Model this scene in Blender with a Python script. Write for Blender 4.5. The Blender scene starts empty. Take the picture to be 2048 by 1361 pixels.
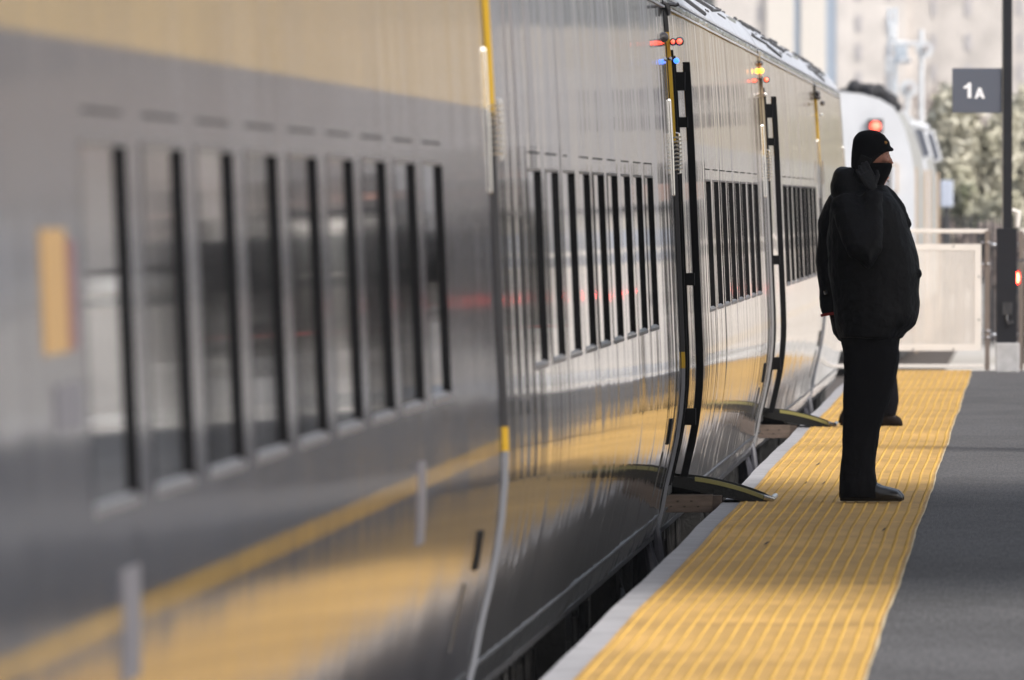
import bpy, bmesh, math, random
from mathutils import Vector, Matrix, noise as mnoise
R = math.radians
random.seed(7)
scene = bpy.context.scene
COL = scene.collection

# ------------------------------------------------------------------ camera, world, sun, exposure
F = 32500.0            # focal length in pixels of the 2048 px wide photograph
CH = 1.47              # eye height above the platform
VX, VY = 2080.0, 403.0
cam_d = bpy.data.cameras.new('camera'); cam = bpy.data.objects.new('camera', cam_d); COL.objects.link(cam)
cam_d.sensor_width = 36.0
cam_d.lens = 36.0 * F / 2048.0
cam_d.clip_start = 1.0; cam_d.clip_end = 12000.0
cam.location = (0, 0, CH)
cam.rotation_euler = (R(90) - math.atan((680.5 - VY) / F), 0, math.atan((VX - 1024) / F))
cam_d.dof.use_dof = True
cam_d.dof.focus_distance = 84.0
cam_d.dof.aperture_fstop = 12.0
cam_d.dof.aperture_blades = 9
scene.camera = cam

world = bpy.data.worlds.new('World'); scene.world = world; world.use_nodes = True
nt = world.node_tree; bg = nt.nodes['Background']
sky = nt.nodes.new('ShaderNodeTexSky'); sky.sky_type = 'NISHITA'; sky.sun_disc = False
SUN_EL, SUN_AZ = R(40), R(128)      # azimuth measured from +Y towards +X
sky.sun_elevation = SUN_EL; sky.sun_rotation = SUN_AZ
sky.air_density = 1.0; sky.dust_density = 4.0; sky.ozone_density = 0.6
hs = nt.nodes.new('ShaderNodeHueSaturation'); hs.inputs['Saturation'].default_value = 0.55
nt.links.new(sky.outputs[0], hs.inputs['Color']); nt.links.new(hs.outputs[0], bg.inputs['Color'])
bg.inputs['Strength'].default_value = 0.12
sun_d = bpy.data.lights.new('sun', 'SUN'); sun = bpy.data.objects.new('sun', sun_d); COL.objects.link(sun)
sun_d.energy = 1.5; sun_d.angle = R(24); sun_d.color = (1.0, 0.965, 0.92)
d = Vector((math.sin(SUN_AZ) * math.cos(SUN_EL), math.cos(SUN_AZ) * math.cos(SUN_EL), math.sin(SUN_EL)))
sun.rotation_euler = (-d).to_track_quat('-Z', 'Y').to_euler()
scene.view_settings.view_transform = 'Standard'; scene.view_settings.look = 'None'
scene.view_settings.gamma = 1.0; scene.view_settings.exposure = 0.78
scene.cycles.max_bounces = 8; scene.cycles.glossy_bounces = 5; scene.cycles.use_denoising = True
scene.cycles.sample_clamp_indirect = 6.0

def PX(px, py, Y):
    """world position whose picture position was measured on the photograph"""
    return Vector(((px - VX) * Y / F, Y, CH - (py - VY) * Y / F))

# ------------------------------------------------------------------ materials
def mat(name, col, rough=0.6, metal=0.0, var=0.0, scale=8.0, bump=0.0, bscale=60.0, coat=0.0, col2=None,
        stretch=(1, 1, 1), spec=0.5, emit=None, estr=0.0, detail=5.0, objco=True):
    m = bpy.data.materials.new(name); m.use_nodes = True
    n = m.node_tree.nodes; l = m.node_tree.links; b = n['Principled BSDF']
    b.inputs['Base Color'].default_value = (*col, 1); b.inputs['Roughness'].default_value = rough
    b.inputs['Metallic'].default_value = metal; b.inputs['Specular IOR Level'].default_value = spec
    b.inputs['Coat Weight'].default_value = coat; b.inputs['Coat Roughness'].default_value = 0.05
    if emit:
        b.inputs['Emission Color'].default_value = (*emit, 1); b.inputs['Emission Strength'].default_value = estr
    if var or col2 or bump:
        tc = n.new('ShaderNodeTexCoord'); mp = n.new('ShaderNodeMapping'); l.new(tc.outputs['Object'], mp.inputs[0])
        mp.inputs['Scale'].default_value = stretch
    if var or col2:
        nz = n.new('ShaderNodeTexNoise'); nz.inputs['Scale'].default_value = scale; nz.inputs['Detail'].default_value = detail
        l.new(mp.outputs[0], nz.inputs['Vector'])
        cr = n.new('ShaderNodeValToRGB'); l.new(nz.outputs['Fac'], cr.inputs[0])
        cr.color_ramp.elements[0].position = 0.32; cr.color_ramp.elements[1].position = 0.68
        a = col; c2 = col2 if col2 else tuple(min(1, c * (1 + var)) for c in col)
        if not col2: a = tuple(c * (1 - var) for c in col)
        cr.color_ramp.elements[0].color = (*a, 1); cr.color_ramp.elements[1].color = (*c2, 1)
        l.new(cr.outputs[0], b.inputs['Base Color'])
    if bump:
        nb = n.new('ShaderNodeTexNoise'); nb.inputs['Scale'].default_value = bscale; nb.inputs['Detail'].default_value = 4
        l.new(mp.outputs[0], nb.inputs['Vector'])
        bp = n.new('ShaderNodeBump'); bp.inputs['Strength'].default_value = bump; bp.inputs['Distance'].default_value = 0.01
        l.new(nb.outputs['Fac'], bp.inputs['Height']); l.new(bp.outputs[0], b.inputs['Normal'])
    return m

M = {}
M['concrete'] = mat('concrete', (0.33, 0.33, 0.35), 0.85, var=0.18, scale=5, bump=0.3)
M['pale_concrete'] = mat('pale_concrete', (0.42, 0.42, 0.43), 0.9, var=0.12, scale=14, bump=0.3)
M['asphalt'] = mat('asphalt', (0.090, 0.089, 0.093), 0.9, var=0.30, scale=70, stretch=(1, 0.03, 1), bump=0.5, bscale=160, detail=6)
def stains(m, scale, stretch, lo):
    n = m.node_tree.nodes; l = m.node_tree.links; b = n['Principled BSDF']; src = b.inputs['Base Color'].links[0].from_socket
    tc = n.new('ShaderNodeTexCoord'); mp = n.new('ShaderNodeMapping'); mp.inputs['Scale'].default_value = stretch; l.new(tc.outputs['Object'], mp.inputs[0])
    nz = n.new('ShaderNodeTexNoise'); nz.inputs['Scale'].default_value = scale; nz.inputs['Detail'].default_value = 7; nz.inputs['Roughness'].default_value = .65; l.new(mp.outputs[0], nz.inputs['Vector'])
    cr = n.new('ShaderNodeValToRGB'); cr.color_ramp.elements[0].position = .36; cr.color_ramp.elements[1].position = .6
    cr.color_ramp.elements[0].color = (lo, lo, lo, 1); cr.color_ramp.elements[1].color = (1, 1, 1, 1); l.new(nz.outputs['Fac'], cr.inputs[0])
    mx = n.new('ShaderNodeMix'); mx.data_type = 'RGBA'; mx.blend_type = 'MULTIPLY'; mx.inputs[0].default_value = 1
    l.new(src, mx.inputs[6]); l.new(cr.outputs[0], mx.inputs[7]); l.new(mx.outputs[2], b.inputs['Base Color'])
stains(M['asphalt'], 1.0, (1.0, .30, 1), .68)
M['tile'] = mat('tile_field', (0.56, 0.345, 0.11), 0.75, var=0.16, scale=1.3, bump=0.35, bscale=90, stretch=(1, 0.35, 1), detail=7, spec=0.3)
M['dome'] = mat('tile_dome', (0.46, 0.285, 0.065), 0.75, var=0.16, scale=0.8, stretch=(1, .3, 1), spec=0.4)
M['nosing'] = mat('strip_nosing', (0.58, 0.47, 0.30), 0.8)
stains(M['tile'], 2.2, (1.6, .35, 1), .78)
M['seam'] = mat('tile_seam', (0.30, 0.19, 0.09), 0.9)
M['ballast'] = mat('ballast', (0.085, 0.07, 0.06), 0.95, var=0.5, scale=12, bump=1.0, bscale=25)
M['ground'] = mat('ground', (0.30, 0.27, 0.23), 0.95, scale=0.09, col2=(0.62, 0.60, 0.57), detail=6)
M['rail'] = mat('rail_steel', (0.2, 0.17, 0.15), 0.5, 0.8)
M['black_rubber'] = mat('black_rubber', (0.004, 0.004, 0.005), 0.7, spec=0.12)
M['underframe'] = mat('underframe', (0.025, 0.024, 0.024), 0.6, var=0.5, scale=9, bump=0.4)
M['dark_steel'] = mat('dark_steel', (0.06, 0.06, 0.065), 0.45, 0.5, var=0.3, scale=12)
M['pale_steel'] = mat('pale_steel', (0.45, 0.46, 0.5), 0.35, 0.6, var=0.15, scale=10)
M['hose'] = mat('hose_grey', (0.06, 0.06, 0.075), 0.5, 0.0, var=0.2, scale=10)
M['steel'] = mat('steel', (0.6, 0.6, 0.6), 0.25, 0.9)
M['alu'] = mat('window_ledge', (0.17, 0.16, 0.165), 0.35, 0.4)
M['glass'] = mat('dark_glass', (0.008, 0.009, 0.011), 0.03, 0.0, spec=0.8, coat=0.6)
M['roof'] = mat('roof_white', (0.46, 0.48, 0.53), 0.5, 0.1, var=0.12, scale=3)
M['roof_dark'] = mat('roof_dark', (0.06, 0.06, 0.065), 0.7)
M['roof_grey'] = mat('roof_grey', (0.24, 0.25, 0.24), 0.6, var=0.3, scale=6)
M['yellow_paint'] = mat('yellow_paint', (0.62, 0.36, 0.015), 0.45)
M['wood'] = mat('timber', (0.13, 0.095, 0.075), 0.8, var=0.25, scale=9, stretch=(1, 6, 6), bump=0.2)
M['wood_end'] = mat('timber_end', (0.07, 0.05, 0.04), 0.85, var=0.3, scale=30)
M['ramp'] = mat('ramp_black', (0.009, 0.009, 0.009), 0.5, 0.0, spec=0.3, bump=0.3, bscale=80)
M['ramp_yellow'] = mat('ramp_yellow', (0.27, 0.245, 0.08), 0.5)
M['white'] = mat('white_paint', (0.78, 0.78, 0.78), 0.45)
M['fence_white'] = mat('fence_white', (0.74, 0.70, 0.66), 0.5, var=0.05, scale=4)
M['fence_brown'] = mat('fence_post', (0.20, 0.165, 0.145), 0.5, 0.3)
M['sign'] = mat('sign_slate', (0.085, 0.095, 0.125), 0.55)
M['pole'] = mat('pole_dark', (0.012, 0.0125, 0.017), 0.5, var=0.1, scale=6, spec=0.3)
M['pole_side'] = mat('pole_pale', (0.7, 0.68, 0.62), 0.5)
M['lamp_red'] = mat('lamp_red', (0.5, 0.02, 0.01), 0.3, emit=(1, 0.03, 0.015), estr=3.5)
M['lamp_red_hot'] = mat('lamp_red_hot', (0.9, 0.3, 0.2), 0.3, emit=(1, 0.07, 0.04), estr=2.0)
M['lamp_red_strong'] = mat('lamp_red_strong', (0.9, 0.05, 0.03), 0.3, emit=(1, 0.02, 0.01), estr=80)
M['lamp_blue'] = mat('lamp_blue', (0.1, 0.2, 0.8), 0.3, emit=(0.03, 0.18, 1.0), estr=1.6)
M['lamp_amber'] = mat('lamp_amber', (0.8, 0.4, 0.05), 0.3, emit=(1.0, 0.36, 0.03), estr=3.5)
M['lamp_off'] = mat('lamp_off', (0.07, 0.06, 0.06), 0.25)
M['loco'] = mat('loco_white', (0.60, 0.62, 0.66), 0.4, var=0.05, scale=3)
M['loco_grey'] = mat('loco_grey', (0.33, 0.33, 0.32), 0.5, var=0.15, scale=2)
M['loco_tan'] = mat('loco_tan', (0.45, 0.34, 0.24), 0.5)
M['soot'] = mat('soot', (0.03, 0.03, 0.034), 0.9)
M['coat'] = mat('black_coat', (0.0038, 0.0038, 0.005), 0.6, var=0.3, scale=7, bump=0.6, bscale=40, spec=0.11)
M['trousers'] = mat('black_trousers', (0.003, 0.003, 0.0045), 0.85, bump=0.5, bscale=22, spec=0.1)
M['knit'] = mat('black_knit', (0.003, 0.003, 0.004), 0.95, bump=0.5, bscale=220, spec=0.1)
M['leather'] = mat('black_leather', (0.012, 0.012, 0.014), 0.32)
M['glove'] = mat('black_glove', (0.0045, 0.0045, 0.006), 0.6, spec=0.25, bump=0.3, bscale=120)
M['skin'] = mat('skin', (0.34, 0.15, 0.10), 0.55, var=0.1, scale=30)
M['eye_white'] = mat('eye_white', (0.5, 0.47, 0.45), 0.3)
M['iris'] = mat('iris', (0.03, 0.02, 0.015), 0.2)
M['hair'] = mat('hair', (0.02, 0.014, 0.01), 0.8)
M['phone'] = mat('phone_glass', (0.02, 0.02, 0.025), 0.15)
M['cuff_red'] = mat('cuff_red', (0.35, 0.015, 0.015), 0.7)
M['boot'] = mat('boot_brown', (0.010, 0.007, 0.006), 0.8, spec=0.12, var=0.3, scale=30)
M['jeans'] = mat('dark_jeans', (0.003, 0.003, 0.005), 0.9, spec=0.08, bump=0.4, bscale=40)
M['lace'] = mat('boot_lace', (0.3, 0.3, 0.33), 0.7)
M['emblem'] = mat('gold_thread', (0.30, 0.14, 0.02), 0.6)
M['bark'] = mat('bark', (0.16, 0.13, 0.12), 0.9, var=0.3, scale=6)
M['tower'] = mat('tower_render', (0.62, 0.58, 0.55), 0.8, var=0.14, scale=0.35)
M['tower_cream'] = mat('tower_cream', (0.68, 0.64, 0.59), 0.8)
M['tower_mauve'] = mat('tower_mauve', (0.55, 0.51, 0.48), 0.85, var=0.16, scale=0.4)
M['tower_glass'] = mat('tower_glass', (0.30, 0.36, 0.45), 0.4)
M['tower_window'] = mat('tower_window', (0.43, 0.41, 0.42), 0.5)
M['mast'] = mat('mast_white', (0.62, 0.65, 0.69), 0.5)
M['mast_blue'] = mat('mast_blue', (0.55, 0.62, 0.70), 0.5)
M['cabinet'] = mat('cabinet_blue', (0.44, 0.49, 0.60), 0.6)
M['canopy'] = mat('canopy_grey', (0.25, 0.25, 0.25), 0.8)
M['orange'] = mat('orange_patch', (0.33, 0.20, 0.075), 0.5)
M['rose'] = mat('rose_patch', (0.13, 0.05, 0.06), 0.5)
M['patch'] = mat('pale_patch', (0.11, 0.105, 0.12), 0.5)
M['stone'] = mat('rubble', (0.40, 0.34, 0.29), 0.9, var=0.5, scale=2.5)
M['station'] = mat('station_wall', (0.60, 0.56, 0.50), 0.8, var=0.08, scale=1)
M['litter'] = mat('litter', (0.06, 0.045, 0.035), 0.9)

def leafmat(name, c1, c2, scale=1.5):
    return mat(name, c1, 0.7, col2=c2, scale=scale, detail=3, spec=0.2)
M['willow'] = leafmat('willow_leaf', (0.50, 0.48, 0.38), (0.64, 0.62, 0.53))
M['olive'] = leafmat('olive_leaf', (0.36, 0.35, 0.26), (0.50, 0.48, 0.38))
M['green'] = leafmat('green_leaf', (0.14, 0.155, 0.09), (0.28, 0.29, 0.19))
M['brush'] = leafmat('brush', (0.22, 0.17, 0.16), (0.38, 0.32, 0.29))

def livery(name, bands, rough=0.05, metal=0.55, edge=None):
    """painted bands by height (object z = height above the rail); bands = [(z, colour), ...] lowest first"""
    m = bpy.data.materials.new(name); m.use_nodes = True
    n = m.node_tree.nodes; l = m.node_tree.links; b = n['Principled BSDF']
    tc = n.new('ShaderNodeTexCoord'); sx = n.new('ShaderNodeSeparateXYZ'); l.new(tc.outputs['Object'], sx.inputs[0])
    mr = n.new('ShaderNodeMapRange'); mr.inputs['From Min'].default_value = 0; mr.inputs['From Max'].default_value = 4.0
    l.new(sx.outputs['Z'], mr.inputs['Value'])
    cr = n.new('ShaderNodeValToRGB'); cr.color_ramp.interpolation = 'CONSTANT'; l.new(mr.outputs[0], cr.inputs[0])
    els = cr.color_ramp.elements
    while len(els) < len(bands): els.new(0.5)
    for e, (z, c) in zip(els, bands):
        e.position = (z + 1.22) / 4.0 if z > -1.2 else 0.0; e.color = (*c, 1)
    # faint dirt and brushing that stay with the panel
    mp = n.new('ShaderNodeMapping'); mp.inputs['Scale'].default_value = (1, 3.0, 0.25); l.new(tc.outputs['Object'], mp.inputs[0])
    nz = n.new('ShaderNodeTexNoise'); nz.inputs['Scale'].default_value = 2.2; nz.inputs['Detail'].default_value = 6; l.new(mp.outputs[0], nz.inputs['Vector'])
    mx = n.new('ShaderNodeMix'); mx.data_type = 'RGBA'; mx.blend_type = 'MULTIPLY'; mx.inputs[0].default_value = 1.0
    c2 = n.new('ShaderNodeValToRGB'); l.new(nz.outputs['Fac'], c2.inputs[0])
    c2.color_ramp.elements[0].position = .3; c2.color_ramp.elements[0].color = (.72, .72, .74, 1)
    c2.color_ramp.elements[1].position = .7; c2.color_ramp.elements[1].color = (1, 1, 1, 1)
    l.new(cr.outputs[0], mx.inputs[6]); l.new(c2.outputs[0], mx.inputs[7]); l.new(mx.outputs[2], b.inputs['Base Color'])
    rr = n.new('ShaderNodeMapRange'); rr.inputs['To Min'].default_value = rough * .75; rr.inputs['To Max'].default_value = rough * 1.35
    l.new(nz.outputs['Fac'], rr.inputs['Value']); l.new(rr.outputs[0], b.inputs['Roughness'])
    b.inputs['Metallic'].default_value = metal
    return m
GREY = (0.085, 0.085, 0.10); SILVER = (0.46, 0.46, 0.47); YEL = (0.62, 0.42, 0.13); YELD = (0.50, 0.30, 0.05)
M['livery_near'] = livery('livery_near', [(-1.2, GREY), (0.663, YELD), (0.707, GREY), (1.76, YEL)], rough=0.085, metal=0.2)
M['livery_silver'] = livery('livery_silver', [(-1.2, SILVER), (1.0, SILVER)], metal=0.75)
M['livery_yellow'] = livery('livery_yellow', [(-1.2, SILVER), (0.66, YEL), (0.71, SILVER), (1.76, YEL)], metal=0.5)
M['post'] = livery('end_post', [(-1.2, (0.22, 0.23, 0.26)), (0.66, (0.62, 0.38, 0.02)), (0.735, (0.035, 0.035, 0.04)), (1.74, (0.62, 0.38, 0.02)), (2.27, (0.05, 0.05, 0.05))], rough=0.5, metal=0.0)
M['post_dark'] = livery('end_post_dark', [(-1.2, (0.30, 0.30, 0.31)), (1.74, (0.33, 0.28, 0.2))], rough=0.5, metal=0.0)

# ------------------------------------------------------------------ helpers
class MB:
    def __init__(s): s.v = []; s.f = []; s.m = []
    def add(s, vs, fs, mi=0):
        o = len(s.v); s.v += [tuple(v) for v in vs]
        for f in fs: s.f.append(tuple(i + o for i in f)); s.m.append(mi)
        return s
    def box(s, lo, hi, mi=0, rot=None, piv=None):
        x0, y0, z0 = lo; x1, y1, z1 = hi
        vs = [Vector(p) for p in ((x0, y0, z0), (x1, y0, z0), (x1, y1, z0), (x0, y1, z0), (x0, y0, z1), (x1, y0, z1), (x1, y1, z1), (x0, y1, z1))]
        if rot is not None:
            c = Vector(piv) if piv is not None else sum(vs, Vector()) / 8
            vs = [rot @ (v - c) + c for v in vs]
        return s.add(vs, [(0, 3, 2, 1), (4, 5, 6, 7), (0, 1, 5, 4), (1, 2, 6, 5), (2, 3, 7, 6), (3, 0, 4, 7)], mi)
    def loft(s, rings, mi=0, cap=True, closed=True):
        n = len(rings[0]); vs = [p for r in rings for p in r]; fs = []
        for i in range(len(rings) - 1):
            for j in range(n if closed else n - 1):
                k = (j + 1) % n
                fs.append((i * n + j, i * n + k, (i + 1) * n + k, (i + 1) * n + j))
        if cap and closed:
            fs.append(tuple(reversed(range(n)))); fs.append(tuple((len(rings) - 1) * n + j for j in range(n)))
        return s.add(vs, fs, mi)
    def tube(s, pts, rad, seg=10, mi=0, flat=None):
        pts = [Vector(p) for p in pts]
        if not hasattr(rad, '__len__'): rad = [rad] * len(pts)
        rings = []; up = Vector((0, 0, 1))
        for i, p in enumerate(pts):
            t = (pts[min(i + 1, len(pts) - 1)] - pts[max(i - 1, 0)]).normalized()
            if i == 0:
                a = t.cross(Vector((0, 1, 0)) if abs(t.y) < .9 else up).normalized()
            else:
                a = (a - t * a.dot(t)).normalized()
            b = t.cross(a).normalized(); r = rad[i]
            if not hasattr(r, '__len__'): r = (r, r)
            rings.append([p + a * math.cos(2 * math.pi * k / seg) * r[0] + b * math.sin(2 * math.pi * k / seg) * r[1] for k in range(seg)])
        return s.loft(rings, mi)
    def ball(s, c, r, seg=14, rings=9, mi=0, rot=None):
        c = Vector(c); r = (r, r, r) if not hasattr(r, '__len__') else r; vs = []; fs = []
        for i in range(rings + 1):
            th = math.pi * i / rings
            for j in range(seg):
                ph = 2 * math.pi * j / seg
                v = Vector((r[0] * math.sin(th) * math.cos(ph), r[1] * math.sin(th) * math.sin(ph), r[2] * math.cos(th)))
                if rot is not None: v = rot @ v
                vs.append(c + v)
        for i in range(rings):
            for j in range(seg):
                k = (j + 1) % seg
                fs.append((i * seg + j, (i + 1) * seg + j, (i + 1) * seg + k, i * seg + k))
        return s.add(vs, fs, mi)
    def cyl(s, p0, p1, r, seg=14, mi=0): return s.tube([p0, p1], r, seg, mi)
    def build(s, name, mats, parent=None, smooth=False, origin=None, bevel=0.0, fuse=0.0, smoothing=4, folds=0.0):
        me = bpy.data.meshes.new(name)
        o = Vector(origin) if origin is not None else (wloc(parent) if parent else Vector((0, 0, 0)))
        me.from_pydata([tuple(Vector(v) - o) for v in s.v], [], s.f)
        if not isinstance(mats, (list, tuple)): mats = [mats]
        for m_ in mats: me.materials.append(m_)
        me.polygons.foreach_set('material_index', s.m)
        if smooth: me.polygons.foreach_set('use_smooth', [True] * len(me.polygons))
        me.update()
        ob = bpy.data.objects.new(name, me); COL.objects.link(ob)
        if parent: ob.parent = parent
        elif origin is not None: ob.location = o
        if fuse:
            r = ob.modifiers.new('r', 'REMESH'); r.mode = 'VOXEL'; r.voxel_size = fuse; r.use_smooth_shade = True
            sm = ob.modifiers.new('s', 'SMOOTH'); sm.iterations = smoothing; sm.factor = 0.5
            if folds:
                for k_, (sz, f_) in enumerate(((.16, 1.0), (.06, .45))):
                    tx = bpy.data.textures.new('cloth_folds', 'CLOUDS'); tx.noise_scale = sz
                    dm = ob.modifiers.new('folds', 'DISPLACE'); dm.texture = tx; dm.strength = folds * f_; dm.mid_level = .5; dm.texture_coords = 'LOCAL'
            dg = bpy.context.evaluated_depsgraph_get(); nm = bpy.data.meshes.new_from_object(ob.evaluated_get(dg))
            ob.modifiers.clear(); ob.data = nm
            nm.materials.clear()
            for m_ in mats: nm.materials.append(m_)
            nm.polygons.foreach_set('use_smooth', [True] * len(nm.polygons))
        if bevel:
            b = ob.modifiers.new('bevel', 'BEVEL'); b.width = bevel; b.segments = 2; b.limit_method = 'ANGLE'
        return ob
def wloc(o):
    v = Vector(o.location)
    while o.parent: o = o.parent; v += Vector(o.location)
    return v
def tag(o, label=None, cat=None, group=None, kind=None):
    if label: o['label'] = label
    if cat: o['category'] = cat
    if group: o['group'] = group
    if kind: o['kind'] = kind
    return o
def thing(name, loc, label, cat, group=None):
    o = bpy.data.objects.new(name, None); COL.objects.link(o); o.location = loc; o.empty_display_size = .2
    return tag(o, label, cat, group)
def copy_tree(o, parent=None):
    c = o.copy(); COL.objects.link(c); c.parent = parent
    for ch in list(o.children): copy_tree(ch, c)
    return c
def interp(tab, t):
    if t <= tab[0][0]: return tab[0][1]
    for (a, va), (b, vb) in zip(tab, tab[1:]):
        if t <= b: return va + (vb - va) * (t - a) / (b - a)
    return tab[-1][1]
def sinterp(tab, t):
    """smooth (catmull) interpolation"""
    n = len(tab)
    if t <= tab[0][0]: return tab[0][1]
    if t >= tab[-1][0]: return tab[-1][1]
    for i in range(n - 1):
        if t <= tab[i + 1][0]: break
    p0 = tab[max(i - 1, 0)]; p1 = tab[i]; p2 = tab[i + 1]; p3 = tab[min(i + 2, n - 1)]
    h = p2[0] - p1[0]; u = (t - p1[0]) / h
    m1 = (p2[1] - p0[1]) / (p2[0] - p0[0]) * h if p2[0] != p0[0] else 0
    m2 = (p3[1] - p1[1]) / (p3[0] - p1[0]) * h if p3[0] != p1[0] else 0
    return ((2*u**3-3*u*u+1)*p1[1] + (u**3-2*u*u+u)*m1 + (-2*u**3+3*u*u)*p2[1] + (u**3-u*u)*m2)

# ------------------------------------------------------------------ ground, platform
def grid_terrain():
    mb = MB(); xs = [-4000, -1200, -400, -120, -40, -12, -3.5, -1.2, 12, 40, 120, 400, 1200, 4000]
    ys = [-400, -60, 0, 40, 90, 140, 160, 190, 230, 280, 340, 420, 520, 700, 1000, 1500, 2500, 5000, 9000]
    vs = [(x, y, -1.32 + (0.0 if abs(x) < 15 else 0.15 * math.sin(x * .05 + y * .02))) for y in ys for x in xs]
    n = len(xs); fs = [(j*n+i, j*n+i+1, (j+1)*n+i+1, (j+1)*n+i) for j in range(len(ys)-1) for i in range(n-1)]
    mb.add(vs, fs); return mb
tag(grid_terrain().build('ground', M['ground'], smooth=True), kind='structure')

def wob(Y, k):   # heat-shimmer wobble of the tile and kerb lines, put into their shape
    return 0.0022 * math.sin(Y * .83 + k * .35) + 0.0008 * math.sin(Y * 2.1 + 1.3 + k * .8) + 0.0035 * math.sin(Y * .37 + 2 + k * .3)
PE = [(40, -1.53), (50, -1.535), (79, -1.55), (141, -1.60)]      # platform edge
YL = [(40, -1.425), (50, -1.43), (79, -1.458), (141, -1.525)]     # yellow strip, track side
YR = [(40, -0.53), (50, -0.534), (79, -0.548), (141, -0.585)]     # yellow strip, inner side
Y0, Y1 = 36.0, 141.0
def strip(fa, fb, z, y0, y1, step=0.4, skirt=None):
    mb = MB(); n = int((y1 - y0) / step); vs = []; fs = []
    for i in range(n + 1):
        y = y0 + (y1 - y0) * i / n
        a, b = fa(y), fb(y)
        vs += [(a, y, z), (b, y, z)] + ([(a, y, skirt)] if skirt is not None else [])
    k = 3 if skirt is not None else 2
    for i in range(n):
        fs.append((i*k, i*k+1, (i+1)*k+1, (i+1)*k))
        if k == 3: fs.append((i*k+2, i*k, (i+1)*k, (i+1)*k+2))
    mb.add(vs, fs); return mb
fe = lambda y: interp(PE, y) + wob(y, 0)
fl = lambda y: interp(YL, y) + wob(y, 1)
fr = lambda y: interp(YR, y) + wob(y, 3)
mb = MB(); mb.box((-1.50, Y0, -1.31), (14.0, Y1, -0.012))
tag(mb.build('platform', M['concrete']), kind='structure')
tag(strip(fe, lambda y: fl(y) + .03, 0.0, Y0, Y1, skirt=-0.25).build('platform_edge', M['concrete']), kind='structure')
tag(strip(lambda y: fr(y) - .03, lambda y: 14.0, 0.001, Y0, Y1).build('platform_paving', M['asphalt']), kind='structure')
# tactile strip with its raised domes
mb = strip(fl, fr, 0.005, Y0, Y1, .3)
ncol = 17; pitch = 0.055
y = 44.0; vs = []; fs = []; ms = []
TILE = 1.22
while y < Y1 - .05:
    ph = (y - 44.0) % TILE
    for c in range(ncol):
        u = (c + .5) / ncol
        # domes keep to their tile: each tile is set a touch off its neighbour
        t = int((y - 44.0) / TILE); off = 0.0012 * math.sin(t * 12.9898 + 4) 
        xx = fl(y) * (1 - u) + fr(y) * u + off
        base = len(vs)
        for (r, z) in ((.0092, .005), (.0062, .0082)):
            for k in range(6):
                a = k * math.pi / 3 + .5
                vs.append((xx + r * math.cos(a), y + r * 1.3 * math.sin(a), z))
        for k in range(6): fs.append((base + k, base + (k+1) % 6, base + 6 + (k+1) % 6, base + 6 + k))
        fs.append(tuple(base + 6 + k for k in range(6)))
    y += pitch
mb.add(vs, fs, 1)
t = 0; y = 44.0
while y < Y1:
    w = 0.03 + 0.03 * ((t * 7) % 5 == 0)
    x0, x1 = fl(y), fr(y)
    if (t * 5) % 3 != 1:
        mb.add([(x0, y, .0062), (x1, y, .0062), (x1, y + w, .0062), (x0, y + w, .0062)], [(0, 1, 2, 3)], 2)
    y += TILE; t += 1
# pale worn nosing on the inner edge
ys = [Y0 + i * .3 for i in range(int((Y1 - Y0) / .3))]
for a in ys:
    b = a + .3; x0, x1 = fr(a), fr(b)
    w = .0035 + .003 * mnoise.noise(Vector((a * .7, 3, 0)))
    mb.add([(x0 - w, a, .009), (x0 + w, a, .009), (x1 + w, b, .009), (x1 - w, b, .009)], [(0, 1, 2, 3)], 3)
tag(mb.build('tactile_strip', [M['tile'], M['dome'], M['seam'], M['nosing']]), kind='structure')

# track bed and rails beneath the train
mb = MB(); mb.box((-9, -10, -1.5), (-1.56, 420, -1.28)); tag(mb.build('track_bed', M['ballast']), kind='structure')
mb = MB()
for x in (-4.0, -2.55): mb.box((x - .035, -10, -1.28), (x + .035, 420, -1.14))
tag(mb.build('railway_track', M['rail']), kind='structure')

# leaf litter on the yellow strip
for i, (px, py, w) in enumerate(((1637, 933, .016), (1612, 971, .009), (1648, 971, .009), (1533, 1093, .014), (1768, 1065, .010))):
    Y = F * CH / (py - VY); p = PX(px, py, Y); mb = MB()
    mb.add([(p.x - w, Y - .05, .006), (p.x + w * .3, Y - .09, .012), (p.x + w, Y, .02), (p.x + w * .2, Y + .1, .018), (p.x - w * .8, Y + .06, .008)], [(0, 1, 2, 3, 4)])
    lab = ['dark curled leaf on the yellow strip left of the standing man', 'tiny dark crumb of debris left of the man, the left one of two',
           'tiny dark crumb of debris nearest the left of the man', 'brown smudge of debris on the strip in front of the near ramp', 'small dark speck of debris on the strip below the man'][i]
    o = mb.build('fallen_leaf', M['litter'], origin=(p.x, Y, 0.006)); o.location = (p.x, Y, 0.006)
    tag(o, lab, 'debris', 'bits of debris on the yellow strip')

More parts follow.
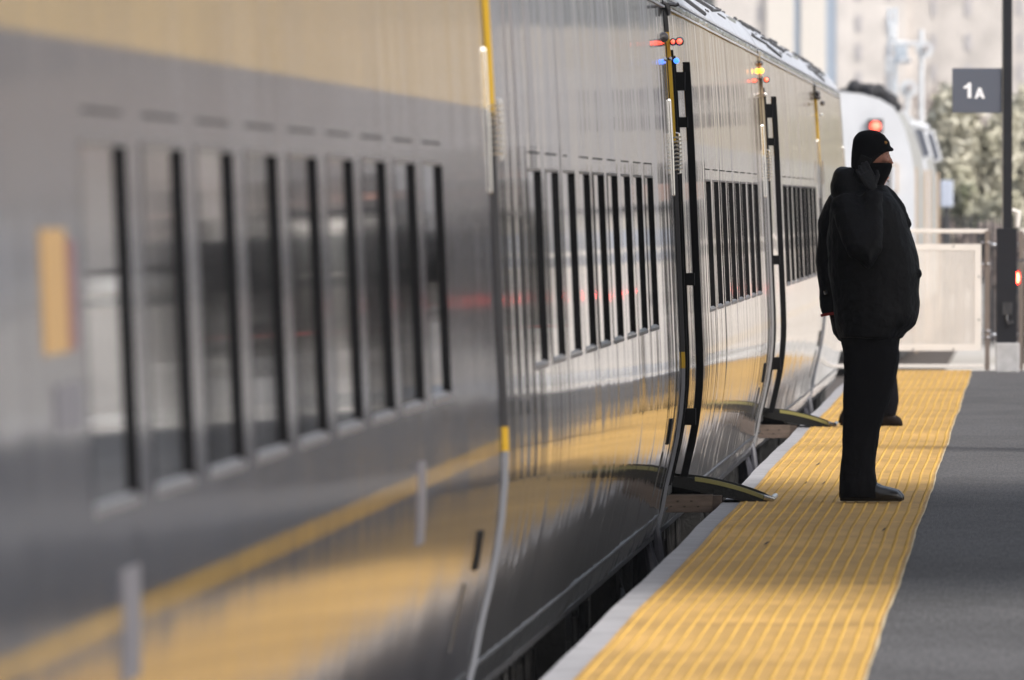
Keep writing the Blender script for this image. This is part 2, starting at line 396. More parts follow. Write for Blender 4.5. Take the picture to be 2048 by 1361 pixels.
# ------------------------------------------------------------------ train
TC = -3.28           # track centre
PROF = [(-0.13, 1.845), (-0.06, 1.82), (0.037, 1.806), (0.15, 1.782), (0.277, 1.752), (0.40, 1.730), (0.516, 1.7165), (0.62, 1.711), (0.72, 1.7115),
        (0.85, 1.7165), (0.99, 1.7225), (1.25, 1.7335), (1.47, 1.743), (1.76, 1.755), (2.11, 1.775), (2.37, 1.795), (2.43, 1.80)]
def side(z): return -sinterp(PROF, z)
ROOFP = [(1.815, 2.47), (1.86, 2.545), (1.93, 2.62), (2.05, 2.69), (2.25, 2.76), (2.6, 2.83), (3.28, 2.87)]
DOOR = (0.62, 1.42)      # door opening along the car, from its near end
WZ0, WZ1 = 0.91, 1.585
RIPK = {1: .75, 2: 1.0}
def ripple(y, z, s):
    r = random.Random(s); v = 0
    for i, (wl, a) in enumerate(((3.6, .0032), (1.5, .0020), (0.7, .0013), (0.36, .0011), (0.19, .0004))):
        v += a * mnoise.noise(Vector((y / wl, z * (.22 + .1 * i), s * 3.17 + i * 7.3)))
    v += 0.0005 * mnoise.noise(Vector((y * .45, z * 1.6, s * 3.1)))
    return v * RIPK.get(s, 1.0)
def car_body(mb, L, seed, wins, door_open):
    ys = set(); n = int(L / .07)
    for i in range(n + 1): ys.add(round(L * i / n, 3))
    cuts = []
    for c in wins: cuts += [c - .75, c + .75]
    if door_open: cuts += list(DOOR)
    ys = sorted(y for y in ys if all(abs(y - c) > .03 for c in cuts)); ys = sorted(ys + [round(c, 3) for c in cuts])
    zs = [-.13, -.06, 0.0, .05, .10, .16, .22, .28, .34, .40, .46, .52, .58, .65, .72, .80, .86, WZ0, 1.0, 1.1, 1.2, 1.3, 1.4, 1.5, WZ1, 1.65, 1.76, 1.9, 2.05, 2.16, 2.25, 2.37, 2.43]
    def in_win(y0, y1, z0, z1):
        ym = (y0 + y1) / 2; zm = (z0 + z1) / 2
        if WZ0 < zm < WZ1 and any(abs(ym - c) < .75 for c in wins): return True
        if door_open and DOOR[0] < ym < DOOR[1] and .10 < zm < 2.16: return True
        return False
    vs = []; nz = len(zs)
    for y in ys:
        fade = min(1, y / .3, (L - y) / .3)
        for z in zs: vs.append((side(z) + fade * ripple(y, z, seed), y, z))
    fs = []
    for i in range(len(ys) - 1):
        for j in range(nz - 1):
            if not in_win(ys[i], ys[i+1], zs[j], zs[j+1]):
                fs.append((i*nz+j, (i+1)*nz+j, (i+1)*nz+j+1, i*nz+j+1))
    mb.add(vs, fs, 0)
    # far side, floor and end walls
    ps = [(2 * TC - side(z), z) for z in (-.13, .28, .72, 1.76, 2.43)]
    for (xa, za), (xb, zb) in zip(ps, ps[1:]): mb.add([(xa, 0, za), (xa, L, za), (xb, L, zb), (xb, 0, zb)], [(0, 3, 2, 1)], 0)
    mb.add([(side(-.13), 0, -.13), (side(-.13), L, -.13), (ps[0][0], L, -.13), (ps[0][0], 0, -.13)], [(0, 1, 2, 3)], 1)
    for y, fl_ in ((.0, 0), (L, 1)):
        ring = [(side(z), y, z) for z in zs] + [(x, y, z) for x, z in reversed(ps)]
        mb.add(ring, [tuple(range(len(ring))) if not fl_ else tuple(reversed(range(len(ring))))], 1)
SHARED = {}
def shared(key, builder, parent):
    """first use builds the part, later cars share its mesh"""
    if key in SHARED:
        src = SHARED[key]; o = src.copy(); COL.objects.link(o); o.parent = parent
        for ch in list(src.children): c = ch.copy(); COL.objects.link(c); c.parent = o
        return o
    o = builder(); SHARED[key] = o; return o
def window_part(root, c):
    z0, z1 = WZ0, WZ1; D = .013; y0, y1 = c - .75, c + .75
    mb = MB()
    xs0, xs1 = side(z0), side(z1)
    zz = [z0 + (z1 - z0) * i / 6 for i in range(7)]
    for ya in (y0, y1):         # black rubber reveals
        for a, b in zip(zz, zz[1:]):
            mb.add([(side(a) + .0015, ya, a), (side(b) + .0015, ya, b), (side(b) - D, ya, b), (side(a) - D, ya, a)], [(0, 1, 2, 3)], 0)
    mb.add([(xs1 + .0015, y0, z1), (xs1 + .0015, y1, z1), (xs1 - D, y1, z1), (xs1 - D, y0, z1)], [(0, 3, 2, 1)], 0)
    mb.add([(xs0 + .0015, y0, z0), (xs0 + .0015, y1, z0), (xs0 - D, y1, z0), (xs0 - D, y0, z0)], [(0, 1, 2, 3)], 0)
    w = mb.build('window', M['black_rubber'], root)
    bm = bmesh.new(); bm.from_mesh(w.data); bmesh.ops.remove_doubles(bm, verts=bm.verts, dist=.0005); bm.to_mesh(w.data); bm.free()
    sb = MB()                                             # sloping bright sill
    sb.loft([[(xs0 + .004, y, z0 - .004), (xs0 - D + .001, y, z0 + .006), (xs0 - D + .001, y, z0 - .018), (xs0 + .003, y, z0 - .018)] for y in (y0, y1)])
    o = sb.build('sill', M['alu'], None, origin=wloc(root)); o.location = (0, 0, 0); o.parent = w
    sb = MB(); sb.box((xs1 - D, y0, z1 - .010), (xs1 + .001, y1, z1 - .0005)); o = sb.build('top_rail', M['alu'], None, origin=wloc(root)); o.location = (0, 0, 0); o.parent = w
    sb = MB(); sb.box((side(z1 + .055) - .004, y0 + .12, z1 + .050), (side(z1 + .055) + .0018, y1 - .12, z1 + .056)); o = sb.build('rain_strip', M['black_rubber'], None, origin=wloc(root)); o.location = (0, 0, 0); o.parent = w
    pb = MB(); n = 6; vs = []; fs = []
    for i in range(n + 1):
        z = z0 + (z1 - z0) * i / n
        xx = -(sinterp(PROF, z)) - D + .001
        vs += [(xx, y0, z), (xx, y1, z)]
    fs = [(2*i, 2*i+1, 2*i+3, 2*i+2) for i in range(n)]
    pb.add(vs, fs); g = pb.build('pane', M['glass'], None, smooth=True, origin=wloc(root)); g.location = (0, 0, 0); g.parent = w
    return w

def rib_post(y, z0, z1, wid, dep, proud, n=22, zend=None):
    """a vertical member of given thickness along y that follows the side's curve"""
    mb = MB(); rings = []
    for i in range(n + 1):
        z = z0 + (z1 - z0) * i / n; x = side(z) + proud
        rings.append([(x - wid, y, z), (x, y, z), (x, y + dep, z), (x - wid, y + dep, z)])
    mb.loft(rings); return mb

def make_car(Yn, L, kind, seed, body_mat, label, post='post', group='passenger cars of the train'):
    # geometry is drawn with the near end at y = 0, then the whole thing is moved to Yn
    base = Vector((TC, 0, -1.22))
    root = thing('passenger_car', base, label, 'train car', group)
    wins = [] if kind == 'van' else ([4.15 + 2.055 * i for i in range(9)] if kind == 'long' else [7.6 + 2.055 * i for i in range(8)])
    dopen = kind == 'doors'
    mb = MB(); car_body(mb, L, seed, wins, dopen)
    mb.build('body', [body_mat, M['underframe']], root, smooth=True)
    for c in wins: shared(('win', round(c, 3)), lambda: window_part(root, c), root)
    # roof
    def roof():
        mb = MB(); pr = [(-a, z) for a, z in ROOFP]; pr = [(side(2.43) + .0, 2.43)] + pr + [(2 * TC - x, z) for x, z in reversed(pr)] + [(2 * TC - side(2.43), 2.43)]
        n = 14; rings = [[(x, L * i / n, z) for x, z in pr] for i in range(n + 1)]
        mb.loft(rings, 0, cap=False, closed=False)
        mb.add([(x, 0, z) for x, z in pr], [tuple(range(len(pr)))], 0); mb.add([(x, L, z) for x, z in pr], [tuple(reversed(range(len(pr))))], 0)
        r = mb.build('roof', M['roof'], root, smooth=False)
        g = MB()                                           # gutter with its row of fixings
        g.box((side(2.40) + .001, .02, 2.393), (side(2.40) + .010, L - .02, 2.402)); g.box((side(2.46) - .005, .02, 2.446), (side(2.46) + .006, L - .02, 2.455))
        o = g.build('gutter', M['roof'], None, origin=wloc(root)); o.location = (0, 0, 0); o.parent = r
        g = MB(); yy = .6; rr = random.Random(3); g.box((side(2.43) - .004, .55, 2.418), (side(2.43) + .001, L - .5, 2.43))
        while yy < L - .8:
            w = rr.choice((.12, .18, .3, .45)); g.box((side(2.43) - .002, yy, 2.414), (side(2.43) + .004, yy + w, 2.434)); yy += w + rr.choice((.15, .2, .35, .8))
        o = g.build('gutter_vent', M['roof_grey'], None, origin=wloc(root)); o.location = (0, 0, 0); o.parent = r
        g = MB(); rr = random.Random(5)                   # panel joints, cable runs and walk strips on the shoulder
        def rz(a): return interp(ROOFP, a)
        for k in range(16):
            a0 = rr.uniform(1.83, 1.98); y0 = rr.uniform(.5, L - 7); ln = rr.uniform(2, 6); da = rr.uniform(-.02, .07)
            st = [(-(a0 + da * q / 8), y0 + ln * q / 8, rz(a0 + da * q / 8) + .008) for q in range(9)]
            g.tube(st, rr.uniform(.007, .014), 6)
        for k in range(14):
            a0 = rr.uniform(1.84, 2.0); y0 = rr.uniform(.5, L - 2)
            g.box((-a0 - .03, y0, rz(a0) - .01), (-a0, y0 + rr.uniform(.2, 1.0), rz(a0) + .012))
        o = g.build('cable_run', M['roof_dark'], None, origin=wloc(root)); o.location = (0, 0, 0); o.parent = r
        g = MB()
        for (a0, y0, ln, h) in ((1.88, 10.2, 2.6, .022), (2.0, 4.0, 3.0, .015), (1.88, 20.5, 2.2, .022), (2.1, 14.5, 3.2, .015)):
            if y0 + ln < L: g.box((-a0 - .25, y0, rz(a0) - .03), (-a0, y0 + ln, rz(a0) + h))
        if g.v:
            o = g.build('equipment_box', M['roof_grey'], None, origin=wloc(root)); o.location = (0, 0, 0); o.parent = r
        return r
    shared(('roof', round(L, 2)), roof, root)
    # bottom sill rail
    def sill():
        g = MB(); z = -.13
        g.box((side(z) - .03, .0, z - .012), (side(z) + .005, L, z + .012)); g.box((side(-.02) - .01, .3, -.026), (side(-.02) + .004, L - .3, -.018)); return g.build('sill_rail', M['dark_steel'], root)
    shared(('sill', round(L, 2)), sill, root)
    # near and far corner posts
    rib_post(-.03, -.12, 2.41, .034, .03, .013).build('end_post', M[post], root)
    rib_post(-.02, -.12, 2.44, .05, .02, -.030).build('end_rubber', M['black_rubber'], root)
    rib_post(L, -.12, 2.44, .022, .05, .002).build('end_rubber', M['black_rubber'], root)
    def bellows():
        g = MB()
        for i in range(5):
            y0 = L + .03 + i * .055; g.box((2 * TC - side(1) + .3, y0, -.5), (side(1) - .22 - .03 * (i % 2), y0 + .04, 2.35))
        return g.build('gangway_bellows', M['black_rubber'], root)
    shared(('bellows', round(L, 2)), bellows, root)
    # bogies and underfloor equipment
    for yb in (2.6, L - 2.8):
        def bogie():
            g = MB(); x = -1.99
            g.box((x - .1, yb - 1.5, -.62), (x + .02, yb + 1.5, -.46)); g.box((x - .1, yb - .45, -.46), (x + .04, yb + .45, -.24))
            for s in (-1.25, 1.25):
                g.box((x - .06, yb + s - .16, -.86), (x + .05, yb + s + .16, -.55))
                g.cyl((x - .2, yb + s, -.72), (x + .07, yb + s, -.72), .08, 12)
                g.cyl((-2.62, yb + s, -.72), (-2.48, yb + s, -.72), .43, 28)
                g.tube([(x + .02, yb + s, -.46), (x + .02, yb + s, -.2)], .07, 10)
            for s in (-.5, .5): g.tube([(x + .03, yb + s, -.6), (x + .05, yb + s * 1.2, -.35), (x, yb + s * 1.3, -.2)], .022, 8)
            g.cyl((x + .05, yb - .3, -.52), (x + .05, yb + .3, -.34), .03, 10)
            return g.build('bogie', M['underframe'], root)
        shared(('bogie', round(yb, 2)), bogie, root)
    def equip():
        g = MB(); rr = random.Random(11); y = 5.2
        while y < L - 5.5:
            w = rr.uniform(.6, 1.8); x1 = -1.90 - rr.uniform(0, .12)
            g.box((x1 - .5, y, -.55 - rr.uniform(0, .3)), (x1, y + w, -.185))
            for k in range(3): g.box((x1, y + w * (k + .3) / 3, -.42), (x1 + .02, y + w * (k + .6) / 3, -.30))
            g.tube([(x1 + .03, y + .1, -.2), (x1 + .035, y + .12, -.4), (x1 + .02, y + .3, -.5)], .014, 7)
            y += w + rr.uniform(.15, .7)
        return g.build('underfloor_equipment', M['underframe'], root)
    shared(('equip', round(L, 2)), equip, root)
    def hoses():
        g = MB()
        for k, (y, r, x) in enumerate(((-.12, .03, -1.93), (-.2, .022, -1.86), (.25, .026, -1.90))):
            g.tube([(x, y, .02), (x + .03, y - .05, -.12), (x + .05, y - .09, -.3), (x + .02, y - .12, -.45), (x - .06, y - .16, -.6)], [r * .7, r, r * 1.4, r, r * .8], 9)
        g.tube([(-1.87, -.25, -.16), (-1.84, -.3, -.3), (-1.845, -.32, -.52)], [(.02, .05), (.035, .08), (.02, .05)], 10)
        return g.build('jumper_hose', M['hose'], root)
    shared(('hose',), hoses, root)
    def steps():
        g = MB()
        g.box((-1.93, .15, -.30), (-1.835, .75, -.28)); g.box((-1.93, .15, -.48), (-1.835, .75, -.46))
        g.box((-1.86, .15, -.48), (-1.84, .18, -.14)); g.box((-1.86, .72, -.48), (-1.84, .75, -.14))
        return g.build('foot_step', M['dark_steel'], root)
    shared(('steps',), steps, root)
    # grab rail and hinge coils beside the gangway
    def grab():
        g = MB(); n = 12; x = side(1.6) + .03
        g.tube([(side(1.78) - .01, .10, 1.80), (side(1.78) + .026, .10, 1.795), (side(1.7) + .028, .10, 1.72), (side(1.62) + .026, .10, 1.605), (side(1.6) - .01, .10, 1.60)], .006, 8)
        return g.build('grab_rail', M['steel'], root)
    shared(('grab',), grab, root)
    def far_grab():
        g = MB(); y = L - .10
        g.tube([(side(1.95) - .01, y, 1.96), (side(1.95) + .003, y, 1.95), (side(1.7) + .005, y, 1.7), (side(1.5) + .004, y, 1.50), (side(1.5) - .01, y, 1.49)], [.006, .008, .006, .005, .005], 8)
        return g.build('grab_rail', M['steel'], root)
    shared(('fgrab', round(L, 2)), far_grab, root)
    def coils(yy, dx):
            g = MB()
            for i in range(9):
                z = 1.62 + i * .019; x = side(z) + dx
                g.tube([(x - .014, yy, z), (x + .010, yy, z + .008)], .0045, 6)
            return g.build('hinge_coil', M['steel'], root)
    shared(('coil', 1), lambda: coils(-.05, .012), root); shared(('coil', 2), lambda: coils(.05, .028), root)
    # small fittings low on the side
    def pockets():
        g = MB(); y = L - 1.75
        g = rib_post(y, .335, .455, .02, .30, .008); return g.build('door_handle', M['black_rubber'], root)
    if kind != 'van':
        shared(('pocket', round(L, 2)), pockets, root)
        def slit():
            g = rib_post(L - 2.4, .10, .31, .02, .12, .004); return g.build('drain_slot', M['dark_steel'], root)
        shared(('slit', round(L, 2)), slit, root)
    if dopen:
        def vestibule():
            g = MB(); x = side(1.2)
            a, b = DOOR
            g.add([(x - 1.0, a - .2, .09), (x - 1.0, b + .2, .09), (x - 1.0, b + .2, 2.2), (x - 1.0, a - .2, 2.2)], [(0, 1, 2, 3)])
            g.box((x - 1.0, a - .05, .05), (side(.1) - .001, b + .05, .095))
            for y0 in (a - .05, b): g.box((x - 1.0, y0, .095), (x - .07, y0 + .05, 2.17))
            g.box((x - 1.0, a, 2.16), (x - .06, b, 2.2))
            return g.build('vestibule', M['underframe'], root)
        shared(('vest',), vestibule, root)
        def dframe():
            g = rib_post(DOOR[0] - .05, .10, 2.20, .07, .05, .012); h = rib_post(DOOR[1], .10, 2.18, .07, .03, .003)
            g.add(h.v, h.f); return g.build('door_seal', M['black_rubber'], root)
        shared(('dframe',), dframe, root)
        def leaf():                                       # the door leaf has slid along and stands proud of the side
            g = rib_post(DOOR[1] + .16, .13, 2.13, .03, .80, .060)
            d_ = g.build('door', body_mat, root)
            e = rib_post(DOOR[1] + .08, .10, 2.15, .034, .08, .068)
            t_ = e.build('door_edge', M['black_rubber'], None, origin=wloc(root)); t_.location = (0, 0, 0); t_.parent = d_
            for (za, zb) in ((2.01, 2.10), (1.83, 1.88), (1.06, 1.12), (.38, .46)):
                h = MB(); h.box((side(za) - .02, DOOR[1] - .10, za), (side(zb) + .045, DOOR[1] + .12, zb))
                o = h.build('door_arm', M['black_rubber'], None, origin=wloc(root)); o.location = (0, 0, 0); o.parent = d_
            return d_
        shared(('leaf',), leaf, root)
    root.location = (TC, Yn, -1.22)
    return root

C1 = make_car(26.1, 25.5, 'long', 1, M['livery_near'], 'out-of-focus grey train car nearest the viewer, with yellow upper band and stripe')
C2 = make_car(51.95, 25.5, 'long', 2, M['livery_silver'], 'silver train car second from the viewer, nine windows and a wholly silver side')
C3 = make_car(77.8, 25.7, 'doors', 3, M['livery_yellow'], 'silver and yellow train car whose open door has the near ramp and a blue lamp')
C4 = make_car(103.8, 25.2, 'doors', 4, M['livery_yellow'], 'silver and yellow train car whose open door has the far ramp and amber lamps', post='post_dark')
C5 = make_car(129.3, 16.6, 'van', 6, M['livery_yellow'], 'farthest windowless train car, behind the head of the man in black')

def part(mb, name, m, root, **k): return mb.build(name, m, root, **k)
def lamp_at(root, px, py, Y, r, m, name, dy=.06, housing=None):
    p = PX(px, py, Y); mb = MB()
    if housing:
        hb = MB(); hb.ball(p + Vector((0, .05, 0)), (r * housing, .06, r * housing)); h = hb.build('lamp_housing', M['lamp_off'], root, smooth=True)
        mb.ball(p, (r, .02, r)); o = mb.build(name, m, None, smooth=True, origin=wloc(root)); o.location = (0, 0, 0); o.parent = h
    else:
        mb.ball(p, (r, dy, r)); mb.build(name, m, root, smooth=True)
# lamps at the gangways
lamp_at(C2, 1327, 75, 77.1, .026, M['lamp_off'], 'lamp', dy=.05)
lamp_at(C2, 1329, 119, 77.1, .012, M['steel'], 'lamp')
lamp_at(C3, 1346, 84, 77.75, .010, M['lamp_red_hot'], 'lamp', housing=1.9)
lamp_at(C3, 1359, 83, 77.75, .013, M['lamp_red_hot'], 'lamp', housing=1.7)
lamp_at(C3, 1353, 122, 77.9, .014, M['lamp_blue'], 'lamp')
lamp_at(C3, 1340, 118, 77.7, .011, M['steel'], 'lamp')
lamp_at(C4, 1512, 142, 103.7, .015, M['lamp_amber'], 'lamp')
lamp_at(C4, 1523, 142, 103.7, .017, M['lamp_amber'], 'lamp')
lamp_at(C4, 1521, 127, 103.8, .018, M['lamp_off'], 'lamp', dy=.08)
lamp_at(C4, 1521, 157, 103.8, .018, M['lamp_off'], 'lamp', dy=.08)
lamp_at(C4, 1533, 160, 103.7, .013, M['lamp_red_hot'], 'lamp', housing=1.6)
lamp_at(C4, 1530, 189, 103.7, .013, M['white'], 'lamp')
for (px, py) in ((1636, 187), (1637, 196), (1645, 207)): lamp_at(C5, px, py, 129.2, .02, M['lamp_off'], 'lamp')
lamp_at(C5, 1643, 230, 129.2, .012, M['white'], 'lamp')
# cable loop above the near gangway
g = MB(); g.tube([PX(1306, -6, 77.5), PX(1318, 4, 77.5), PX(1334, 9, 77.5), PX(1352, 11, 77.5), PX(1358, 8, 77.5)], .008, 8)
g.tube([PX(1331, 8, 77.5), PX(1336, 20, 77.5), PX(1337, 32, 77.5)], [.02, .015, .008], 8); part(g, 'jumper_cable', M['dark_steel'], C3)
# tinted patches standing proud of the near car's side
def side_patch(px0, py0, px1, py1, m, name, root, label=None, t=.004):
    Xs = 1.735; Ya = F * Xs / (VX - px0); Yb = F * Xs / (VX - px1); Ym = (Ya + Yb) / 2
    z1 = CH - (py0 - VY) * Ym / F; z0 = CH - (py1 - VY) * Ym / F
    mb = MB(); n = 6; rings = []
    for i in range(n + 1):
        z = z0 + (z1 - z0) * i / n; rings.append([(side(z) - .002, Ya, z), (side(z) + t, Ya, z), (side(z) + t, Yb, z), (side(z) - .002, Yb, z)])
    mb.loft(rings); o = mb.build(name, m, root)
    if label: o['label'] = label
side_patch(82, 458, 130, 708, M['orange'], 'patch', C1, 'orange upright notice')
side_patch(132, 480, 147, 700, M['rose'], 'patch', C1, 'narrow dark red notice')
side_patch(100, 768, 152, 862, M['patch'], 'patch', C1, 'small white notice')
side_patch(218, 1135, 252, 1361, M['patch'], 'pale_strip', C1, 'tall pale strip low on the side')
side_patch(818, 925, 832, 1090, M['patch'], 'pale_strip', C1, 'slim pale strip low on the side')

# ------------------------------------------------------------------ boarding ramps and timbers
def ramp(Y, s, foot_px, foot_py, top_px, top_py, label, glabel):
    X = lambda px: (px - VX) / s
    Z = lambda py: CH - (py - VY) / s
    x0, z0, x1, z1 = X(top_px), Z(top_py), X(foot_px), max(Z(foot_py), .014)
    root = thing('boarding_ramp', ((x0 + x1) / 2, Y, 0), label, 'ramp', 'boarding ramps at the open doors')
    N = 14; W = .78; y0 = Y - .0
    def zc(u): return z0 + (z1 - z0) * (u ** 1.55)
    rings = []
    for i in range(N + 1):
        u = i / N; x = x0 + (x1 - x0) * u; z = zc(u); th = .018
        rings.append([(x, y0, z - th), (x, y0 + W, z - th), (x, y0 + W, z), (x, y0, z)])
    MB().loft(rings).build('deck', M['ramp'], root)
    for yy, mm, nm in ((y0 - .03, M['ramp'], 'kerb_rail'), (y0 + W, M['ramp'], 'kerb_rail')):
        rings = []
        for i in range(N + 1):
            u = i / N; x = x0 + (x1 - x0) * u; z = zc(u); h = .035 * math.sin(math.pi * min(1, u * .9 + .12)) ** .5
            rings.append([(x, yy, z - .028 - .02 * math.sin(math.pi * u)), (x, yy + .03, z - .028), (x, yy + .03, z + h * .6), (x, yy, z + h * .6)])
        MB().loft(rings).build(nm, mm, root)
    rings = []
    for i in range(4, N + 1):
        u = i / N; x = x0 + (x1 - x0) * u; z = zc(u); h = .035 * math.sin(math.pi * min(1, u * .9 + .12)) ** .5
        k = .006 if i < N else .003
        rings.append([(x, y0 - .034, z + h * .6 - k * 2.4), (x, y0 + .0, z + h * .6 - k * 2.4), (x, y0 + .0, z + h * .6 + k), (x, y0 - .034, z + h * .6 + k)])
    MB().loft(rings).build('edge_stripe', M['ramp_yellow'], root)
    g = MB(); g.tube([(x1 - .03, y0 - .04, z1 + .012), (x1 + .012, y0 - .03, z1 + .004), (x1 + .015, y0 + W, z1 + .004)], .014, 8); g.build('toe_cap', M['steel'], root)
    g = MB(); xm = x0 + (x1 - x0) * .1
    g.box((x0, y0 + .1, z0 - .085), (x0 + (x1 - x0) * .38, y0 + W - .1, z0 - .03)); g.build('hinge_box', M['black_rubber'], root)
    g = MB(); xk = x0 + (x1 - x0) * .42
    g.box((xk - .03, y0 + .06, z0 - .075), (xk + .09, y0 + .14, z0 - .062)); g.tube([(xk - .04, y0 + .05, z0 - .05), (xk - .02, y0 + .05, z0 - .075)], .012, 8)
    g.build('hinge_bracket', M['steel'], root)
    return root
s2 = 409.0
ramp(79.3, s2, 1541, 1003, 1332, 958, 'black boarding ramp with yellow edge at the nearer open door', None)
s3 = 307.0
ramp(105.6, s3, 1667, 854, 1519, 823, 'black boarding ramp with yellow edge at the farther open door', None)
def timber(Y, s, px0, px1, py0, py1, label, knots):
    x0, x1 = (px0 - VX) / s, (px1 - VX) / s; z1, z0 = CH - (py0 - VY) / s, CH - (py1 - VY) / s
    root = thing('timber_block', ((x0 + x1) / 2, Y, z0), label, 'timber', 'timbers under the ramps')
    MB().box((x0, Y, z0), (x1, Y + .5, z1)).build('plank', M['wood'], root, bevel=.003)
    g = MB(); g.box((x1 + .001, Y + .01, z0 + .003), (x1 + .045, Y + .42, z1 - .003)); g.build('end_block', M['wood_end'], root)
    g = MB()
    for k in range(knots):
        g.ball((x0 + (x1 - x0) * (.15 + .7 * k / knots), Y - .001, z0 + (z1 - z0) * (.35 + .3 * (k % 2))), (.007, .004, .004), 8, 5)
    g.build('nail', M['litter'], root)
timber(79.1, s2, 1331, 1428, 988, 1023, 'stained timber plank wedged in the gap under the nearer ramp', 5)
timber(105.4, s3, 1517, 1582, 849, 875, 'stained timber plank wedged in the gap under the farther ramp', 4)

# ------------------------------------------------------------------ person in black
def ell(cx, cy, cz, rx, ry, n=20, e=1.0, tilt=0):
    out = []
    for k in range(n):
        a = 2 * math.pi * k / n; ca, sa = math.cos(a), math.sin(a)
        out.append((cx + rx * math.copysign(abs(ca) ** e, ca), cy + ry * math.copysign(abs(sa) ** e, sa), cz + tilt * ca * rx))
    return out
def shoe(mb, xh, xt, y, z=0.0, w=.052, h=.075, ankle=None):
    L = xt - xh; rings = []
    for u, hh, ww in ((0, .045, .6), (.06, .072, .78), (.2, .088, .85), (.35, .094, .82), (.5, .078, .9), (.65, .058, 1.0), (.8, .05, 1.0), (.92, .042, .85), (1.0, .022, .5)):
        x = xh + L * u; H = hh * h / .075; W = w * ww
        ring = []
        for k in range(12):
            a = 2 * math.pi * k / 12; yy = y + W * math.cos(a); zz = math.sin(a)
            zz = H * .5 + H * .5 * (math.copysign(abs(zz) ** .7, zz)); ring.append((x, yy, z + zz))
        rings.append(ring)
    mb.loft(rings)
def hand(mb, wrist, palm_dir, palm_norm, thumb_side, curl, sc=1.0, spread=.12):
    """palm + four unequal bent fingers + thumb leaving the side of the palm"""
    w = Vector(wrist); d_ = Vector(palm_dir).normalized(); n_ = Vector(palm_norm).normalized(); s_ = Vector(thumb_side).normalized()
    pl = .095 * sc
    rings = []
    for u, a, b in ((-.12, .027, .02), (0, .029, .02), (.35, .04, .018), (.75, .044, .016), (1.0, .041, .013)):
        c = w + d_ * pl * u
        rings.append([c + s_ * a * sc * math.cos(t) + n_ * b * sc * math.sin(t) for t in [2 * math.pi * k / 12 for k in range(12)]])
    mb.loft(rings)
    for k, (ln, off) in enumerate(((.068, .030), (.077, .010), (.072, -.011), (.056, -.031))):
        p = w + d_ * pl * .93 + s_ * off * sc; dd = (d_ + s_ * spread * (1.2 - k) * .6).normalized(); pts = [p]; ang = 0
        for j, fr_ in enumerate((.45, .31, .24)):
            ang += curl * (.7 + .3 * j) * (1 + .12 * k)
            q = dd * math.cos(ang) + n_ * math.sin(ang); pts.append(pts[-1] + q * ln * sc * fr_)
        mb.tube([w + d_ * pl * .7 + s_ * off * sc] + pts, [.0105 * sc, .0105 * sc, .0098 * sc, .009 * sc, .0075 * sc], 9)
    p = w + d_ * pl * .25 + s_ * .032 * sc
    mb.tube([w + d_ * pl * .1 + s_ * .012 * sc, p, p + (s_ * .75 + d_ * .7).normalized() * .036 * sc, p + (s_ * .75 + d_ * .7).normalized() * .036 * sc + (s_ * .3 + d_ + n_ * .5).normalized() * .034 * sc],
            [.014 * sc, .0135 * sc, .0115 * sc, .0085 * sc], 9)

